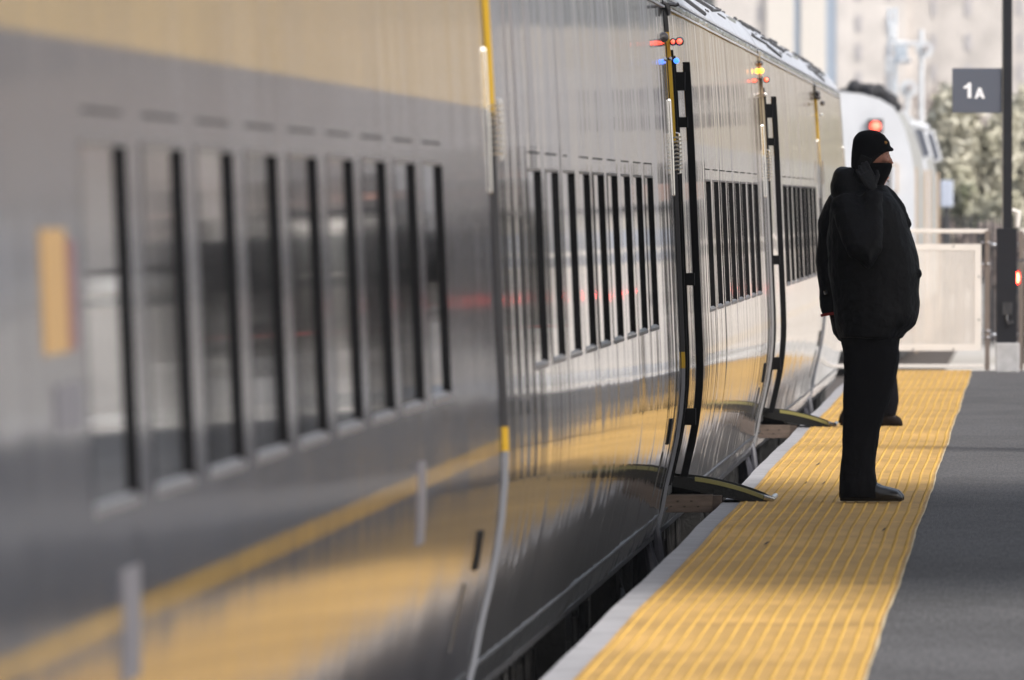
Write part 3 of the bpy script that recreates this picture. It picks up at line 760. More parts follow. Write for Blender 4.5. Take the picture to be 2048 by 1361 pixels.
def make_man():
    Y = 79.0; s = 411.0; x0 = (1743 - VX) / s
    root = thing('person', (x0, Y, 0), 'person in black coat, beanie and face mask, standing side-on with a phone at the ear', 'person')
    def q(px, py, dy=0.0): return Vector(((px - VX) / s, Y + dy, (1008 - py) / s + .0))
    def sec(py, a, b, ry, dy=0, e=.9): 
        A, B = q(a, py), q(b, py); return ell((A.x + B.x) / 2, Y + dy, A.z, (B.x - A.x) / 2, ry, 24, e)
    # body: one continuous surface of head, neck, trunk, arms and legs
    b = MB()
    hc = q(1743, 307)
    b.ball(hc + Vector((.006, 0, .008)), (.082, .070, .092), 20, 14)
    b.ball(q(1748, 338), (.052, .052, .055), 16, 10)           # jaw
    b.tube([q(1776, 308, 0), q(1781, 322, 0), q(1784, 331, 0)], [.008, .012, .014], 8)   # nose
    b.ball(q(1770, 306, 0), (.022, .055, .012), 10, 7)          # brow
    b.ball(q(1772, 322, -.038), (.016, .024, .016), 10, 7); b.ball(q(1772, 322, .038), (.016, .024, .016), 10, 7)   # cheeks
    b.ball(q(1730, 322, -.078), (.018, .01, .03), 10, 7); b.ball(q(1730, 322, .078), (.018, .01, .03), 10, 7)       # ears
    b.tube([q(1733, 345), q(1726, 385)], [.062, .068], 14)
    b.loft([sec(378, 1700, 1765, .09), sec(400, 1680, 1780, .17), sec(470, 1670, 1800, .18), sec(560, 1675, 1815, .17), sec(660, 1690, 1790, .16)])
    for dy in (-.09, .09): b.tube([q(1735, 640, dy), q(1733, 800, dy), q(1715, 960, dy), q(1718, 992, dy)], [.09, .068, .042, .05], 12)
    b.tube([q(1695, 405, -.19), q(1730, 505, -.31), q(1744, 392, -.20)], [.05, .038, .03], 10)
    b.tube([q(1695, 405, .19), q(1664, 520, .262), q(1665, 632, .26)], [.05, .035, .028], 10)
    b.build('body', M['skin'], root, fuse=.009, smoothing=3)
    e = MB(); e.ball(q(1771, 316, -.029), (.010, .011, .0065), 10, 8); e.ball(q(1771, 316, .029), (.010, .011, .0065), 10, 8); e.build('eye', M['eye_white'], root, smooth=True)
    e = MB(); e.ball(q(1774, 316.2, -.030), (.005, .006, .0055), 8, 6); e.ball(q(1774, 316.2, .030), (.005, .006, .0055), 8, 6); e.build('iris', M['iris'], root, smooth=True)
    e = MB(); e.tube([q(1765, 311, -.052), q(1773, 308.6, -.036), q(1776, 310, -.016)], [.003, .0045, .003], 6); e.tube([q(1765, 311, .052), q(1773, 308.6, .036), q(1776, 310, .016)], [.003, .0045, .003], 6); e.build('eyebrow', M['hair'], root)
    # beanie
    h = MB()
    def hs_(py, a, b_, ry): return sec(py, a, b_, ry, e=1.0)
    h.loft([[(p[0], p[1], p[2] + (p[0] - hc.x) * (.20 if r[0][2] < hc.z + .05 else .0)) for p in r] for r in
            (hs_(338, 1705, 1738, .070), hs_(326, 1702.5, 1756, .082), hs_(312, 1702.5, 1777, .088), hs_(303, 1703, 1781, .092), hs_(292, 1704, 1780, .092), hs_(280, 1706.5, 1776, .087),
             hs_(271, 1712, 1769, .075), hs_(265, 1719, 1759, .055), hs_(262, 1730, 1750, .025))])
    h.tube([q(1764, 304, -.07), q(1779, 301, -.045), q(1784, 300.5, 0), q(1779, 301, .045), q(1764, 304, .07)], [.008, .010, .011, .010, .008], 8)
    hat = h.build('beanie', M['knit'], root, fuse=.006, smoothing=4)
    e = MB(); e.ball(q(1771, 287, -.055), (.011, .006, .008), 8, 6); em = e.build('emblem', M['emblem'], None, origin=wloc(root)); em.location = (0, 0, 0); em.parent = hat
    # mask over nose and mouth, down to the collar
    m_ = MB(); m_.loft([sec(327, 1728, 1784, .070), sec(334, 1726, 1785.5, .076), sec(345, 1724, 1782, .076), sec(356, 1722, 1777, .07), sec(368, 1712, 1770, .066), sec(378, 1706, 1766, .07)])
    m_.build('face_mask', M['knit'], root, fuse=.006, smoothing=3)
    # coat
    c = MB()
    c.loft([sec(372, 1700, 1772, .10), sec(382, 1688, 1782, .14), sec(392, 1672, 1788, .195), sec(406, 1664, 1798, .232), sec(425, 1659, 1808, .245), sec(460, 1656, 1820, .25), sec(500, 1655, 1833, .25),
            sec(540, 1657, 1839, .25), sec(600, 1664, 1840, .25), sec(632, 1668, 1838, .246), sec(650, 1671, 1830, .243), sec(664, 1675, 1812, .24), sec(678, 1679, 1805, .235)])
    c.tube([q(1692, 402, -.19), q(1704, 440, -.25), q(1728, 502, -.33), q(1733, 516, -.335), q(1742, 498, -.325), q(1745, 440, -.265), q(1746, 388, -.205)],
           [.075, .082, .072, .066, .062, .056, .048], 14)
    c.tube([q(1688, 402, .19), q(1666, 450, .24), q(1658, 520, .27), q(1660, 580, .27), q(1664, 628, .26)], [.078, .08, .068, .062, .055], 14)
    c.loft([sec(392, 1664, 1740, .14), sec(372, 1661, 1735, .14), sec(355, 1664, 1728, .13), sec(345, 1668, 1716, .115), sec(337.5, 1676, 1706, .09)])      # hood folded on the back
    c.ball(q(1684, 344, 0), (.035, .10, .022), 12, 8)
    c.tube([q(1766, 380, 0), q(1783, 394, -.02), q(1803, 420, -.02), q(1818, 455, -.02)], [.03, .035, .03, .02], 10)   # front placket
    c.ball(q(1839, 548, -.06), (.014, .03, .02), 8, 6)
    coat = c.build('coat', M['coat'], root, fuse=.010, smoothing=3, folds=.020)
    e = MB(); e.tube([q(1655.5, 625, .26), q(1668, 633, .26)], [.058, .058], 14); e.tube([q(1664, 627, .26), q(1665, 633, .26)], .058, 14)
    e = MB(); e.tube([q(1663.5, 626, .26), q(1664.5, 631.5, .26)], .0585, 18); cf = e.build('cuff', M['cuff_red'], None, origin=wloc(root)); cf.location = (0, 0, 0); cf.parent = coat
    e = MB(); e.tube([q(1650, 583, .21), q(1652, 590, .21)], .01, 8); e.tube([q(1690, 369, -.12), q(1697, 368, -.12)], .005, 6); e.tube([q(1776, 361, -.04), q(1779, 365, -.04)], .006, 6)
    sn = e.build('snap_fastener', M['steel'], None, origin=wloc(root)); sn.location = (0, 0, 0); sn.parent = coat
    # trousers
    t = MB()
    t.loft([sec(650, 1678, 1800, .2), sec(672, 1680, 1801, .19), sec(700, 1685, 1799, .185), sec(722, 1688, 1796, .18)])
    for dy, o in ((-.088, 0), (.088, 2)):
        t.loft([sec(700, 1686, 1797 + o, .098, dy), sec(750, 1690, 1791 + o, .095, dy), sec(803, 1688, 1778 + o, .088, dy), sec(856, 1686, 1760 + o, .08, dy),
                sec(905, 1684.5, 1752 + o, .074, dy), sec(945, 1682, 1750 + o, .072, dy), sec(965, 1680.5, 1753 + o, .074, dy), sec(980, 1679.5, 1757 + o, .074, dy), sec(996, 1679, 1760 + o, .072, dy)])
    t.build('trousers', M['trousers'], root, fuse=.010, smoothing=3, folds=.014)
    for dy, o in ((-.088, 0), (.088, 3)):
        f = MB(); shoe(f, q(1681 + o, 0).x, q(1806 + o, 0).x, Y + dy, .012, .055, .098); f.build('shoe', M['leather'], root, fuse=.006, smoothing=3)
    # gloved hands
    g = MB(); hand(g, q(1746, 378, -.165), Vector((-.075, .035, .16)), Vector((-.1, 1, 0)), Vector((.8, .1, .45)), .34, .90, .05)
    g.build('glove', M['glove'], root, fuse=.0035, smoothing=2)
    g = MB(); hand(g, q(1666, 634, .255), Vector((.15, 0, -1)), Vector((.9, -.1, .1)), Vector((.1, -1, 0)), .5, .95)
    g.build('glove', M['glove'], root, fuse=.0035, smoothing=2)
    ph = MB(); rot = Matrix.Rotation(R(22), 3, 'Y')
    c0 = q(1724, 340, -.108); ph.box(c0 - Vector((.030, .005, .066)), c0 + Vector((.030, .005, .066)), 0, rot)
    p = ph.build('mobile_phone', M['black_rubber'], None, origin=c0, bevel=.003); tag(p, 'dark mobile phone held to the ear of the person in black', 'phone')
    return root
MAN = make_man()

def make_second():
    Y = 105.4; s = 308.4; x0 = (1743 - VX) / s
    root = thing('person', (x0, Y, 0), 'person in brown laced boots and dark trousers hidden behind the man in black', 'person')
    def q(px, py, dy=0.0): return Vector(((px - VX) / s, Y + dy, (857 - py) / s))
    def sec(py, a, b, ry, dy=0, e=.9):
        A, B = q(a, py), q(b, py); return ell((A.x + B.x) / 2, Y + dy, A.z, (B.x - A.x) / 2, ry, 20, e)
    b = MB()
    b.ball(q(1745, 352), (.095, .075, .12), 18, 12); b.tube([q(1770, 350), q(1777, 360)], [.01, .014], 8); b.tube([q(1738, 375), q(1736, 400)], [.06, .065], 12)
    b.ball(q(1742, 358, -.075), (.015, .01, .03), 8, 6); b.ball(q(1742, 358, .075), (.015, .01, .03), 8, 6)
    b.loft([sec(395, 1715, 1765, .12), sec(420, 1700, 1778, .19), sec(520, 1705, 1775, .16), sec(600, 1705, 1772, .16)])
    b.tube([q(1738, 420, -.2), q(1730, 500, -.24), q(1750, 560, -.2)], [.05, .045, .03], 10); b.tube([q(1738, 420, .2), q(1730, 500, .24), q(1750, 560, .2)], [.05, .045, .03], 10)
    b.tube([q(1746, 590, -.08), q(1768, 710, -.08), q(1780, 820, -.08)], [.08, .06, .045], 10); b.tube([q(1732, 590, .08), q(1712, 710, .08), q(1700, 820, .08)], [.08, .06, .045], 10)
    b.build('body', M['skin'], root, fuse=.014, smoothing=2)
    h = MB(); h.loft([sec(352, 1712, 1775, .085), sec(335, 1710, 1778, .09), sec(318, 1716, 1772, .08), sec(308, 1728, 1760, .04)]); h.build('beanie', M['knit'], root, fuse=.01)
    e = MB(); e.ball(q(1771, 352, -.03), (.008, .01, .006), 8, 6); e.ball(q(1771, 352, .03), (.008, .01, .006), 8, 6); e.build('eye', M['eye_white'], root)
    c = MB(); c.loft([sec(385, 1712, 1765, .1), sec(400, 1696, 1775, .2), sec(430, 1690, 1784, .23), sec(520, 1692, 1790, .22), sec(615, 1692, 1788, .22)])
    c.tube([q(1736, 412, -.2), q(1726, 500, -.27), q(1755, 555, -.22)], [.07, .06, .05], 10); c.tube([q(1736, 412, .2), q(1726, 500, .27), q(1755, 555, .22)], [.07, .06, .05], 10)
    c.build('coat', M['coat'], root, fuse=.014)
    for dy in (-.22, .22):
        g = MB(); hand(g, q(1757, 560, dy), Vector((1, 0, -.4)), Vector((-.2, -dy, -1)), Vector((0, 0, 1)), .4, .95); g.build('glove', M['glove'], root, fuse=.005)
    t = MB(); t.loft([sec(600, 1700, 1782, .19), sec(630, 1702, 1782, .18)])
    t.loft([sec(620, 1738, 1786, .1, -.08), sec(680, 1742, 1794, .095, -.08), sec(722, 1750, 1800, .085, -.08), sec(752, 1756, 1794, .078, -.08), sec(780, 1760, 1797, .078, -.08), sec(803, 1762, 1798.5, .08, -.08), sec(820, 1764, 1795, .075, -.08), sec(832, 1764, 1792, .07, -.08)])
    t.loft([sec(620, 1702, 1750, .1, .08), sec(700, 1692, 1740, .09, .08), sec(780, 1686, 1722, .078, .08), sec(832, 1686, 1716, .07, .08)])
    t.build('trousers', M['jeans'], root, fuse=.012)
    f = MB(); shoe(f, q(1752, 0).x, q(1806, 0).x + .0, Y - .08, .012, .055, .1); f.tube([q(1776, 840, -.08), q(1778, 828, -.08)], [.055, .05], 12)
    bt = f.build('boot', M['boot'], root, fuse=.008)
    e = MB()
    for k in range(4): e.tube([q(1784 + k * 3, 829 + k * 2.4, -.12), q(1785 + k * 3, 828 + k * 2.4, -.08), q(1784 + k * 3, 829 + k * 2.4, -.04)], .004, 6)
    l_ = e.build('lace', M['lace'], None, origin=wloc(root)); l_.location = (0, 0, 0); l_.parent = bt
    f = MB(); shoe(f, q(1680, 0).x, q(1728, 0).x, Y + .10, .012, .055, .1); f.tube([q(1690, 850, .1), q(1694, 835, .1)], [.05, .05], 12); f.build('boot', M['boot'], root, fuse=.008)
make_second()

# people waiting farther back on the platform: they show only as reflections in the train windows
for i, (x, y, rz, lab) in enumerate(((.95, 95.0, 2.2, 'dark-coated person in the middle of three past the canopy, outside the picture'),
                                     
                                     (1.62, 97.0, 1.0, 'dark-coated person farthest right of three past the canopy, outside the picture'),
                                     (.42, 96.0, 5.0, 'dark-coated person farthest left of three past the canopy, outside the picture'), 
                                     (1.35, 124.0, .5, 'dark-coated person alone before the barrier, outside the picture'))):
    o = copy_tree(MAN); o.location = (x, y, 0); o.rotation_euler = (0, 0, rz); tag(o, lab, 'person', 'people waiting outside the picture')

# ------------------------------------------------------------------ sign post, pedestal, end barrier
YS = 139.4; sp = F / YS
def W(px, py, Y=None): return PX(px, py, Y or YS)
sg = thing('lamp_post', (W(2015, 740).x, YS, 0), 'slim dark post rising from a black pedestal on a concrete foot', 'post')
mb = MB(); a = W(2006, 460); mb.box((W(2006, 0).x, YS - .04, W(0, 460).z), (W(2024.5, 0).x, YS + .04, 4.6)); mb.build('pole', M['pole'], sg)
mb = MB(); mb.box((W(2003.5, 0).x, YS - .02, W(0, 457).z), (W(2006, 0).x - .0005, YS + .03, 4.6)); mb.build('pole_edge', M['pole_side'], sg)
mb = MB(); mb.box((W(1993, 0).x, YS - .09, W(0, 686).z), (W(2034, 0).x, YS + .09, W(0, 457).z)); mb.build('pedestal', M['pole'], sg, bevel=.004)
mb = MB(); mb.box((W(1991, 0).x, YS - .12, 0), (W(2039, 0).x, YS + .12, W(0, 686).z)); mb.build('concrete_foot', M['pale_concrete'], sg, bevel=.012)
mb = MB(); p0, p1 = W(2005, 605), W(2025, 630); mb.box((p0.x, YS - .105, p1.z), (p1.x, YS - .088, p0.z)); mb.build('socket_cover', M['dark_steel'], sg)
mb = MB(); mb.tube([W(2014, 631, YS - .1), W(2014, 640, YS - .12), W(2018, 648, YS - .12), W(2026, 646, YS - .12), W(2023, 641, YS - .12)], .009, 8); mb.build('conduit', M['dark_steel'], sg)
mb = MB(); mb.tube([W(2047, 520, YS + .1), W(2032, 524, YS + .05), W(2034, 590, YS + .05)], .012, 6); mb.build('cable', M['dark_steel'], sg)

sn = thing('platform_sign', (W(1955, 180).x, YS, W(0, 226).z), 'slate grey square sign reading 1A fixed to the dark post', 'sign')
mb = MB(); mb.box((W(1904.5, 0).x, YS - .02, W(0, 226.5).z), (W(2006, 0).x - .002, YS + .02, W(0, 137).z)); mb.build('sign_panel', M['sign'], sn, bevel=.003)
def txt(s_, px, py, size_px, parent, m, Y, bold=.0):
    cu = bpy.data.curves.new('lettering', 'FONT'); cu.body = s_; cu.size = size_px / sp; cu.extrude = .002; cu.offset = bold
    ob = bpy.data.objects.new('lettering', cu); COL.objects.link(ob)
    dg = bpy.context.evaluated_depsgraph_get(); me = bpy.data.meshes.new_from_object(ob.evaluated_get(dg))
    bpy.data.objects.remove(ob)
    o = bpy.data.objects.new('lettering', me); COL.objects.link(o); me.materials.clear(); me.materials.append(m)
    o.rotation_euler = (R(90), 0, 0); o.parent = parent; o.location = W(px, py, Y) - wloc(parent)
M['letter'] = mat('letter_white', (0.85, 0.85, 0.88), 0.5)
YT = YS - .0235
def poly(pts, parent):
    mb = MB(); n = len(pts); fr_ = [W(x, y, YT) for x, y in pts]; bk = [v + Vector((0, .003, 0)) for v in fr_]
    mb.add(fr_ + bk, [tuple(range(n)), tuple(range(2 * n - 1, n - 1, -1))] + [(i, (i + 1) % n, (i + 1) % n + n, i + n) for i in range(n)]); return mb
o1 = poly([(1936.2, 166), (1942.5, 166), (1942.5, 196.5), (1935.3, 196.5), (1935.3, 176.5), (1927.5, 178.2), (1927.5, 173), (1931.5, 171.6), (1934.5, 169.2)], sn).build('lettering', M['letter'], sn)
mb = poly([(1956.6, 176), (1962.0, 176), (1969.8, 197.5), (1963.6, 197.5), (1959.3, 184.4), (1955, 197.5), (1949, 197.5)], sn)
m2 = poly([(1955.6, 189.2), (1963.2, 189.2), (1964.4, 193.2), (1954.2, 193.2)], sn); mb.add([(v[0], v[1] - .0008, v[2]) for v in m2.v], m2.f); mb.build('lettering', M['letter'], sn)

# red lamp beside the pedestal
rl = thing('red_lamp', W(2034, 575), 'small glowing red lamp on the right flank of the black pedestal', 'lamp')
mb = MB(); mb.ball(W(2034.5, 556, YS - .05), (.019, .02, .046), 12, 10); mb.build('lens', M['lamp_red_strong'], rl, smooth=True)
mb = MB(); mb.box((W(2031, 0).x, YS - .03, W(0, 572).z), (W(2041, 0).x, YS + .02, W(0, 540).z)); mb.build('lamp_body', M['lamp_off'], rl)

YB = 141.3
bar = thing('end_barrier', (W(1900, 740, YB).x, YB, 0), 'cream metal barrier with a perforated panel across the platform end', 'barrier')
B = lambda px, py: PX(px, py, YB)
mb = MB(); mb.box((B(1640, 0).x, YB - .02, B(0, 467).z), (B(1975, 0).x, YB + .02, B(0, 458.5).z)); mb.build('top_rail', M['fence_white'], bar, bevel=.005)
mb = MB(); mb.box((B(1640, 0).x, YB - .02, B(0, 737).z), (B(1970, 0).x, YB + .02, B(0, 729).z)); mb.build('bottom_rail', M['fence_white'], bar, bevel=.005)
for (a, b_) in ((1970, 1979.5), (1640, 1648)):
    mb = MB(); mb.box((B(a, 0).x, YB - .025, 0), (B(b_, 0).x, YB + .025, B(0, 462).z)); mb.build('post', M['fence_brown'], bar)
# perforated panel: solid border, holes through the middle
pb = MB(); X0, X1 = B(1660, 0).x, B(1962.5, 0).x; Z0, Z1 = B(0, 702).z, B(0, 488.5).z; bw = 13 * YB / F
yb0, yb1 = YB - .028, YB - .022
for lo, hi in (((X0, Z0), (X1, Z0 + bw)), ((X0, Z1 - bw), (X1, Z1)), ((X0, Z0 + bw), (X0 + bw, Z1 - bw)), ((X1 - bw, Z0 + bw), (X1, Z1 - bw))):
    pb.box((lo[0], yb0, lo[1]), (hi[0], yb1, hi[1]))
px_, pz_ = X0 + bw, Z0 + bw; st = .0165; nx = int((X1 - bw - px_) / st); nz_ = int((Z1 - bw - pz_) / st); sx_ = (X1 - bw - px_) / nx; sz_ = (Z1 - bw - pz_) / nz_
hr = .31
for i in range(nx):
    for j in range(nz_):
        cx = px_ + (i + .5) * sx_; cz = pz_ + (j + .5) * sz_
        out = [(cx - sx_/2, cz - sz_/2), (cx + sx_/2, cz - sz_/2), (cx + sx_/2, cz + sz_/2), (cx - sx_/2, cz + sz_/2)]
        ox = (.12 if j % 2 else -.12) * sx_
        inn = [(cx + ox + a_ * sx_ * hr, cz + b_ * sz_ * hr) for a_, b_ in ((-.8, -.8), (.8, -.8), (.8, .8), (-.8, .8))]
        vs = [(p[0], yb0 + .003, p[1]) for p in out + inn]
        pb.add(vs, [(k, (k + 1) % 4, 4 + (k + 1) % 4, 4 + k) for k in range(4)])
pb.build('perforated_panel', M['fence_white'], bar)
mb = MB()
for (px, py) in ((1907, 493), (1958, 554), (1958, 640), (1907, 699), (1826, 699), (1826, 493)):
    c = PX(px, py, YB - .03); mb.cyl(c, c + Vector((0, .006, 0)), .008, 10)
mb.build('bolt', M['dark_steel'], bar)
mb = MB()
for py in (485, 528, 662, 675):
    mb.tube([B(1962, py), B(1982, py)], .008, 8); mb.ball(B(1976, py) + Vector((0, -.03, 0)), .011, 8, 6)
mb.build('hinge_bar', M['pale_steel'], bar)

for i in (0, 1, 3, 4, 5):     # the same barrier goes on to the right, outside the picture, and shows in the train's windows
    o = copy_tree(bar); o.location.x = .95 + 1.5 * i
    tag(o, 'cream barrier with perforated panel beyond the right edge of the picture', 'barrier', 'cream barriers beyond the right edge')
def railing(xa, xb, label):
    r = thing('railing', (B((xa + xb) / 2, 0).x, YB, 0), label, 'railing', 'steel railings beside the pedestal')
    for py in (490, 670):
        mb = MB(); mb.tube([B(xa, py) + Vector((0, .1, 0)), B(xb, py) + Vector((0, .1, 0))], .016, 10); mb.build('rail', M['pale_steel'], r, smooth=True)
    return r
r1 = railing(1978, 1994, 'short pair of steel rails between the cream barrier and the black pedestal')
mb = MB(); mb.tube([B(1975, 488) + Vector((0, .1, 0)), B(1975, 737) + Vector((0, .1, 0))], .016, 10); mb.build('post', M['fence_brown'], r1)
r2 = railing(2034, 2120, 'steel railing with a brown post right of the black pedestal')
for px in (2044.5, 2110):
    mb = MB(); mb.tube([B(px, 462) + Vector((0, .1, 0)), B(px, 730) + Vector((0, .1, 0))], .024, 12); mb.build('post', M['fence_brown'], r2, smooth=True)
mb = MB(); mb.tube([B(2020, 420) + Vector((0, .5, 0)), B(2036, 425) + Vector((0, .5, 0)), B(2034, 455) + Vector((0, .5, 0))], [.02, .03, .02], 8); mb.build('bracket', M['fence_white'], r2)

# ------------------------------------------------------------------ unseen canopy, added to shade the middle of the platform and its strip
cn = thing('shade_canopy', (4.5, 70, 0), 'unseen flat grey canopy added to shade the middle of the platform', 'canopy')
mb = MB(); mb.box((1.0, 57.0, 5.6), (8.2, 80.5, 5.8)); mb.build('shade_roof', M['canopy'], cn)
for yy in (59, 66, 73, 80):
    mb = MB(); mb.box((4.0, yy, 0), (4.2, yy + .2, 5.6)); mb.build('shade_post', M['white'], cn)

# station building and fence at the back of the platform, right of the picture: reflected in the train's side
st_ = thing('station_building', (8.6, 118, 0), 'low cream station building beyond the right edge of the picture', 'building')
mb = MB(); mb.box((7.6, 98, 0), (9.6, 139, 3.2)); mb.build('wall', M['station'], st_)
for k in range(9):
    mb = MB(); mb.box((7.56, 100 + k * 4.2, .95), (7.6, 102.2 + k * 4.2, 2.3)); mb.build('window', M['tower_glass'], st_)
mb = MB(); mb.box((7.2, 97.5, 3.2), (10, 139.5, 3.4)); mb.build('roof', M['roof_dark'], st_)

# ------------------------------------------------------------------ locomotives beyond the train
def loco(Yn, L, dx, label, face):
    root = thing('locomotive', (-3.48 + dx, Yn, -1.22), label, 'locomotive', 'white locomotives beyond the train')
    half = [(1.53, -.2), (1.53, 1.88), (1.46, 2.27), (1.36, 2.62), (1.2, 2.94), (.98, 3.07), (.7, 3.15), (.3, 3.19), (0, 3.2)]
    pr = [(-3.48 + dx + a, z) for a, z in half] + [(-3.48 + dx - a, z) for a, z in reversed(half[:-1])]
    mb = MB(); mb.loft([[(x, y, z) for x, z in pr] for y in (Yn, Yn + L)], 0)
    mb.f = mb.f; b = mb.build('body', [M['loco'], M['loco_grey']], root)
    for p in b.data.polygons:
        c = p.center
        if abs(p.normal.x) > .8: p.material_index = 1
    mb = MB(); x = -3.48 + dx
    mb.box((x + 1.531, Yn + .1, -.9), (x + 1.56, Yn + .35, 2.0)); mb.box((x + 1.531, Yn + L - .5, -.9), (x + 1.57, Yn + L - .2, 2.0)); mb.build('corner_strip', M['loco_tan'], root)
    mb = MB(); mb.box((x - 1.3, Yn + 1, -1.0), (x + 1.3, Yn + L - 1, -.2)); mb.build('underframe', M['underframe'], root)
    return root
L1 = loco(254, 21, 0, 'white locomotive end with a red marker light, just behind the head of the man', True)
lx = lambda px, py, Y=253.9: PX(px, py, Y)
mb = MB(); mb.box((lx(1737, 0).x, 253.9, lx(0, 266).z), (lx(1766, 0).x, 254, lx(0, 239).z)); ml = mb.build('marker_light', M['black_rubber'], L1)
mb = MB(); mb.ball(lx(1751, 253), (.085, .05, .075)); o = mb.build('lens', M['lamp_red_hot'], None, origin=wloc(L1)); o.location = (0, 0, 0); o.parent = ml
mb = MB(); mb.ball(lx(1751, 255, 253.93), (.10, .03, .095)); o = mb.build('lens', M['lamp_red'], None, origin=wloc(L1)); o.location = (0, 0, 0); o.parent = ml
mb = MB(); mb.box((lx(1779, 0).x, 253.93, lx(0, 386).z), (lx(1796, 0).x, 254, lx(0, 328).z)); mb.box((lx(1782, 0).x, 253.91, lx(0, 383).z), (lx(1793.5, 0).x, 253.94, lx(0, 331).z)); mb.build('hatch_frame', M['loco_tan'], L1)
mb = MB(); mb.box((lx(1782.5, 0).x, 253.885, lx(0, 383).z), (lx(1792.5, 0).x, 253.9, lx(0, 331).z)); mb.build('hatch', M['loco'], L1)
for i, (px, py, r) in enumerate(((1686, 184, 9), (1709, 171, 12), (1727, 176, 11), (1741, 178, 12), (1757, 180, 13), (1769, 192, 13), (1782, 199, 13), (1794, 212, 9), (1698, 180, 9))):
    mb = MB(); c = lx(px, py + 3, 254.3 + .2 * (i % 3)); mb.ball(c, (r / 110, .3, r / 110), 16, 10); mb.build('exhaust_cowl', M['soot'], L1, smooth=True)
L2 = loco(277, 22, .06, 'second white locomotive, seen edge-on between the first one and the bushes', False)
def mirror(px, py, Y, root, w=13, h=62, lean=.28):
    c = PX(px, py, Y); rot = Matrix.Rotation(-lean, 3, 'Y'); k = Y / F
    mb = MB(); mb.box(c - Vector((w * .85 * k, .03, h * .56 * k)), c + Vector((w * .85 * k, .03, h * .56 * k)), 0, rot); f_ = mb.build('side_mirror', M['loco'], root, bevel=.02)
    mb = MB(); mb.box(c - Vector((w * .5 * k, .045, h * .46 * k)), c + Vector((w * .5 * k, -.032, h * .46 * k)), 0, rot, piv=c); o = mb.build('mirror_glass', M['sign'], None, origin=wloc(root)); o.location = (0, 0, 0); o.parent = f_
mirror(1846, 285, 273.5, L1); mirror(1867, 293, 296, L2, 11, 58)
g = MB(); g.tube([PX(1822, 248, 272), PX(1838, 252, 272), PX(1858, 258, 272)], .06, 8); g.build('mirror_arm', M['loco'], L1)

cb = thing('trackside_cabinet', PX(1895, 412, 300), 'pale blue box on a pole right of the locomotives', 'cabinet')
mb = MB(); k = 300 / F; c = PX(1893, 388, 300); mb.box(c - Vector((13 * k, .15, 27 * k)), c + Vector((13 * k, .15, 27 * k))); mb.build('box', M['cabinet'], cb, bevel=.03)
mb = MB(); mb.cyl(PX(1893, 414, 300), Vector((c.x, 300, -1.3)), .05, 8); mb.build('pole', M['dark_steel'], cb)

# ------------------------------------------------------------------ signal mast with round dishes
sm = thing('signal_mast', (PX(1843, 0, 420).x, 420, -1.3), 'white railway signal mast with two round targets behind the locomotives', 'signal')
S = lambda px, py, dy=0: PX(px, py, 420 + dy)
k = 420 / F
mb = MB(); mb.tube([S(1843, 250), S(1843, 60)], 5 * k, 8); mb.tube([(S(1843, 250).x, 420, -1.3), S(1843, 250)], 5 * k, 8); mb.build('pole', M['mast'], sm)
for (px, py, r) in ((1849, 100, 17), (1817, 178, 18)):
    mb = MB(); mb.cyl(S(px, py, -.5), S(px, py, -.3), r * k, 22); t_ = mb.build('signal_target', M['mast'], sm)
    mb = MB(); mb.cyl(S(px + 4, py - 4, -.75), S(px + 4, py - 4, -.52), r * .42 * k, 14); o = mb.build('lens', M['tower_window'], None, origin=wloc(sm)); o.location = (0, 0, 0); o.parent = t_
mb = MB(); mb.tube([S(1782, 88), S(1848, 88)], 4 * k, 8); mb.tube([S(1800, 122), S(1822, 122)], 6 * k, 8); mb.tube([S(1817, 195), S(1812, 236)], 5 * k, 8); mb.build('cross_arm', M['mast'], sm)
tm = thing('equipment_mast', (S(1784, 0).x, 421, -1.3), 'pale blue lattice mast with white boxes left of the signal targets', 'mast')
mb = MB(); x = S(1784, 0).x
for dx in (-.09, .09): mb.tube([(x + dx, 421, -1.3), (x + dx, 421, S(0, 15).z)], .035, 6)
z = -1.0
while z < S(0, 20).z: mb.tube([(x - .09, 421, z), (x + .09, 421, z + .25)], .02, 6); z += .25
mb.build('lattice', M['mast_blue'], tm)
for (px, py, w, h) in ((1786, 65, 8, 15), (1780, 132, 9, 18), (1783, 170, 7, 14), (1806, 88, 10, 6), (1803, 110, 12, 18)):
    mb = MB(); c = S(px, py, .6); mb.box(c - Vector((w * k, .2, h * k)), c + Vector((w * k, .2, h * k)), 0); mb.build('box', M['mast'] if w < 12 else M['mast_blue'], tm, bevel=.03)

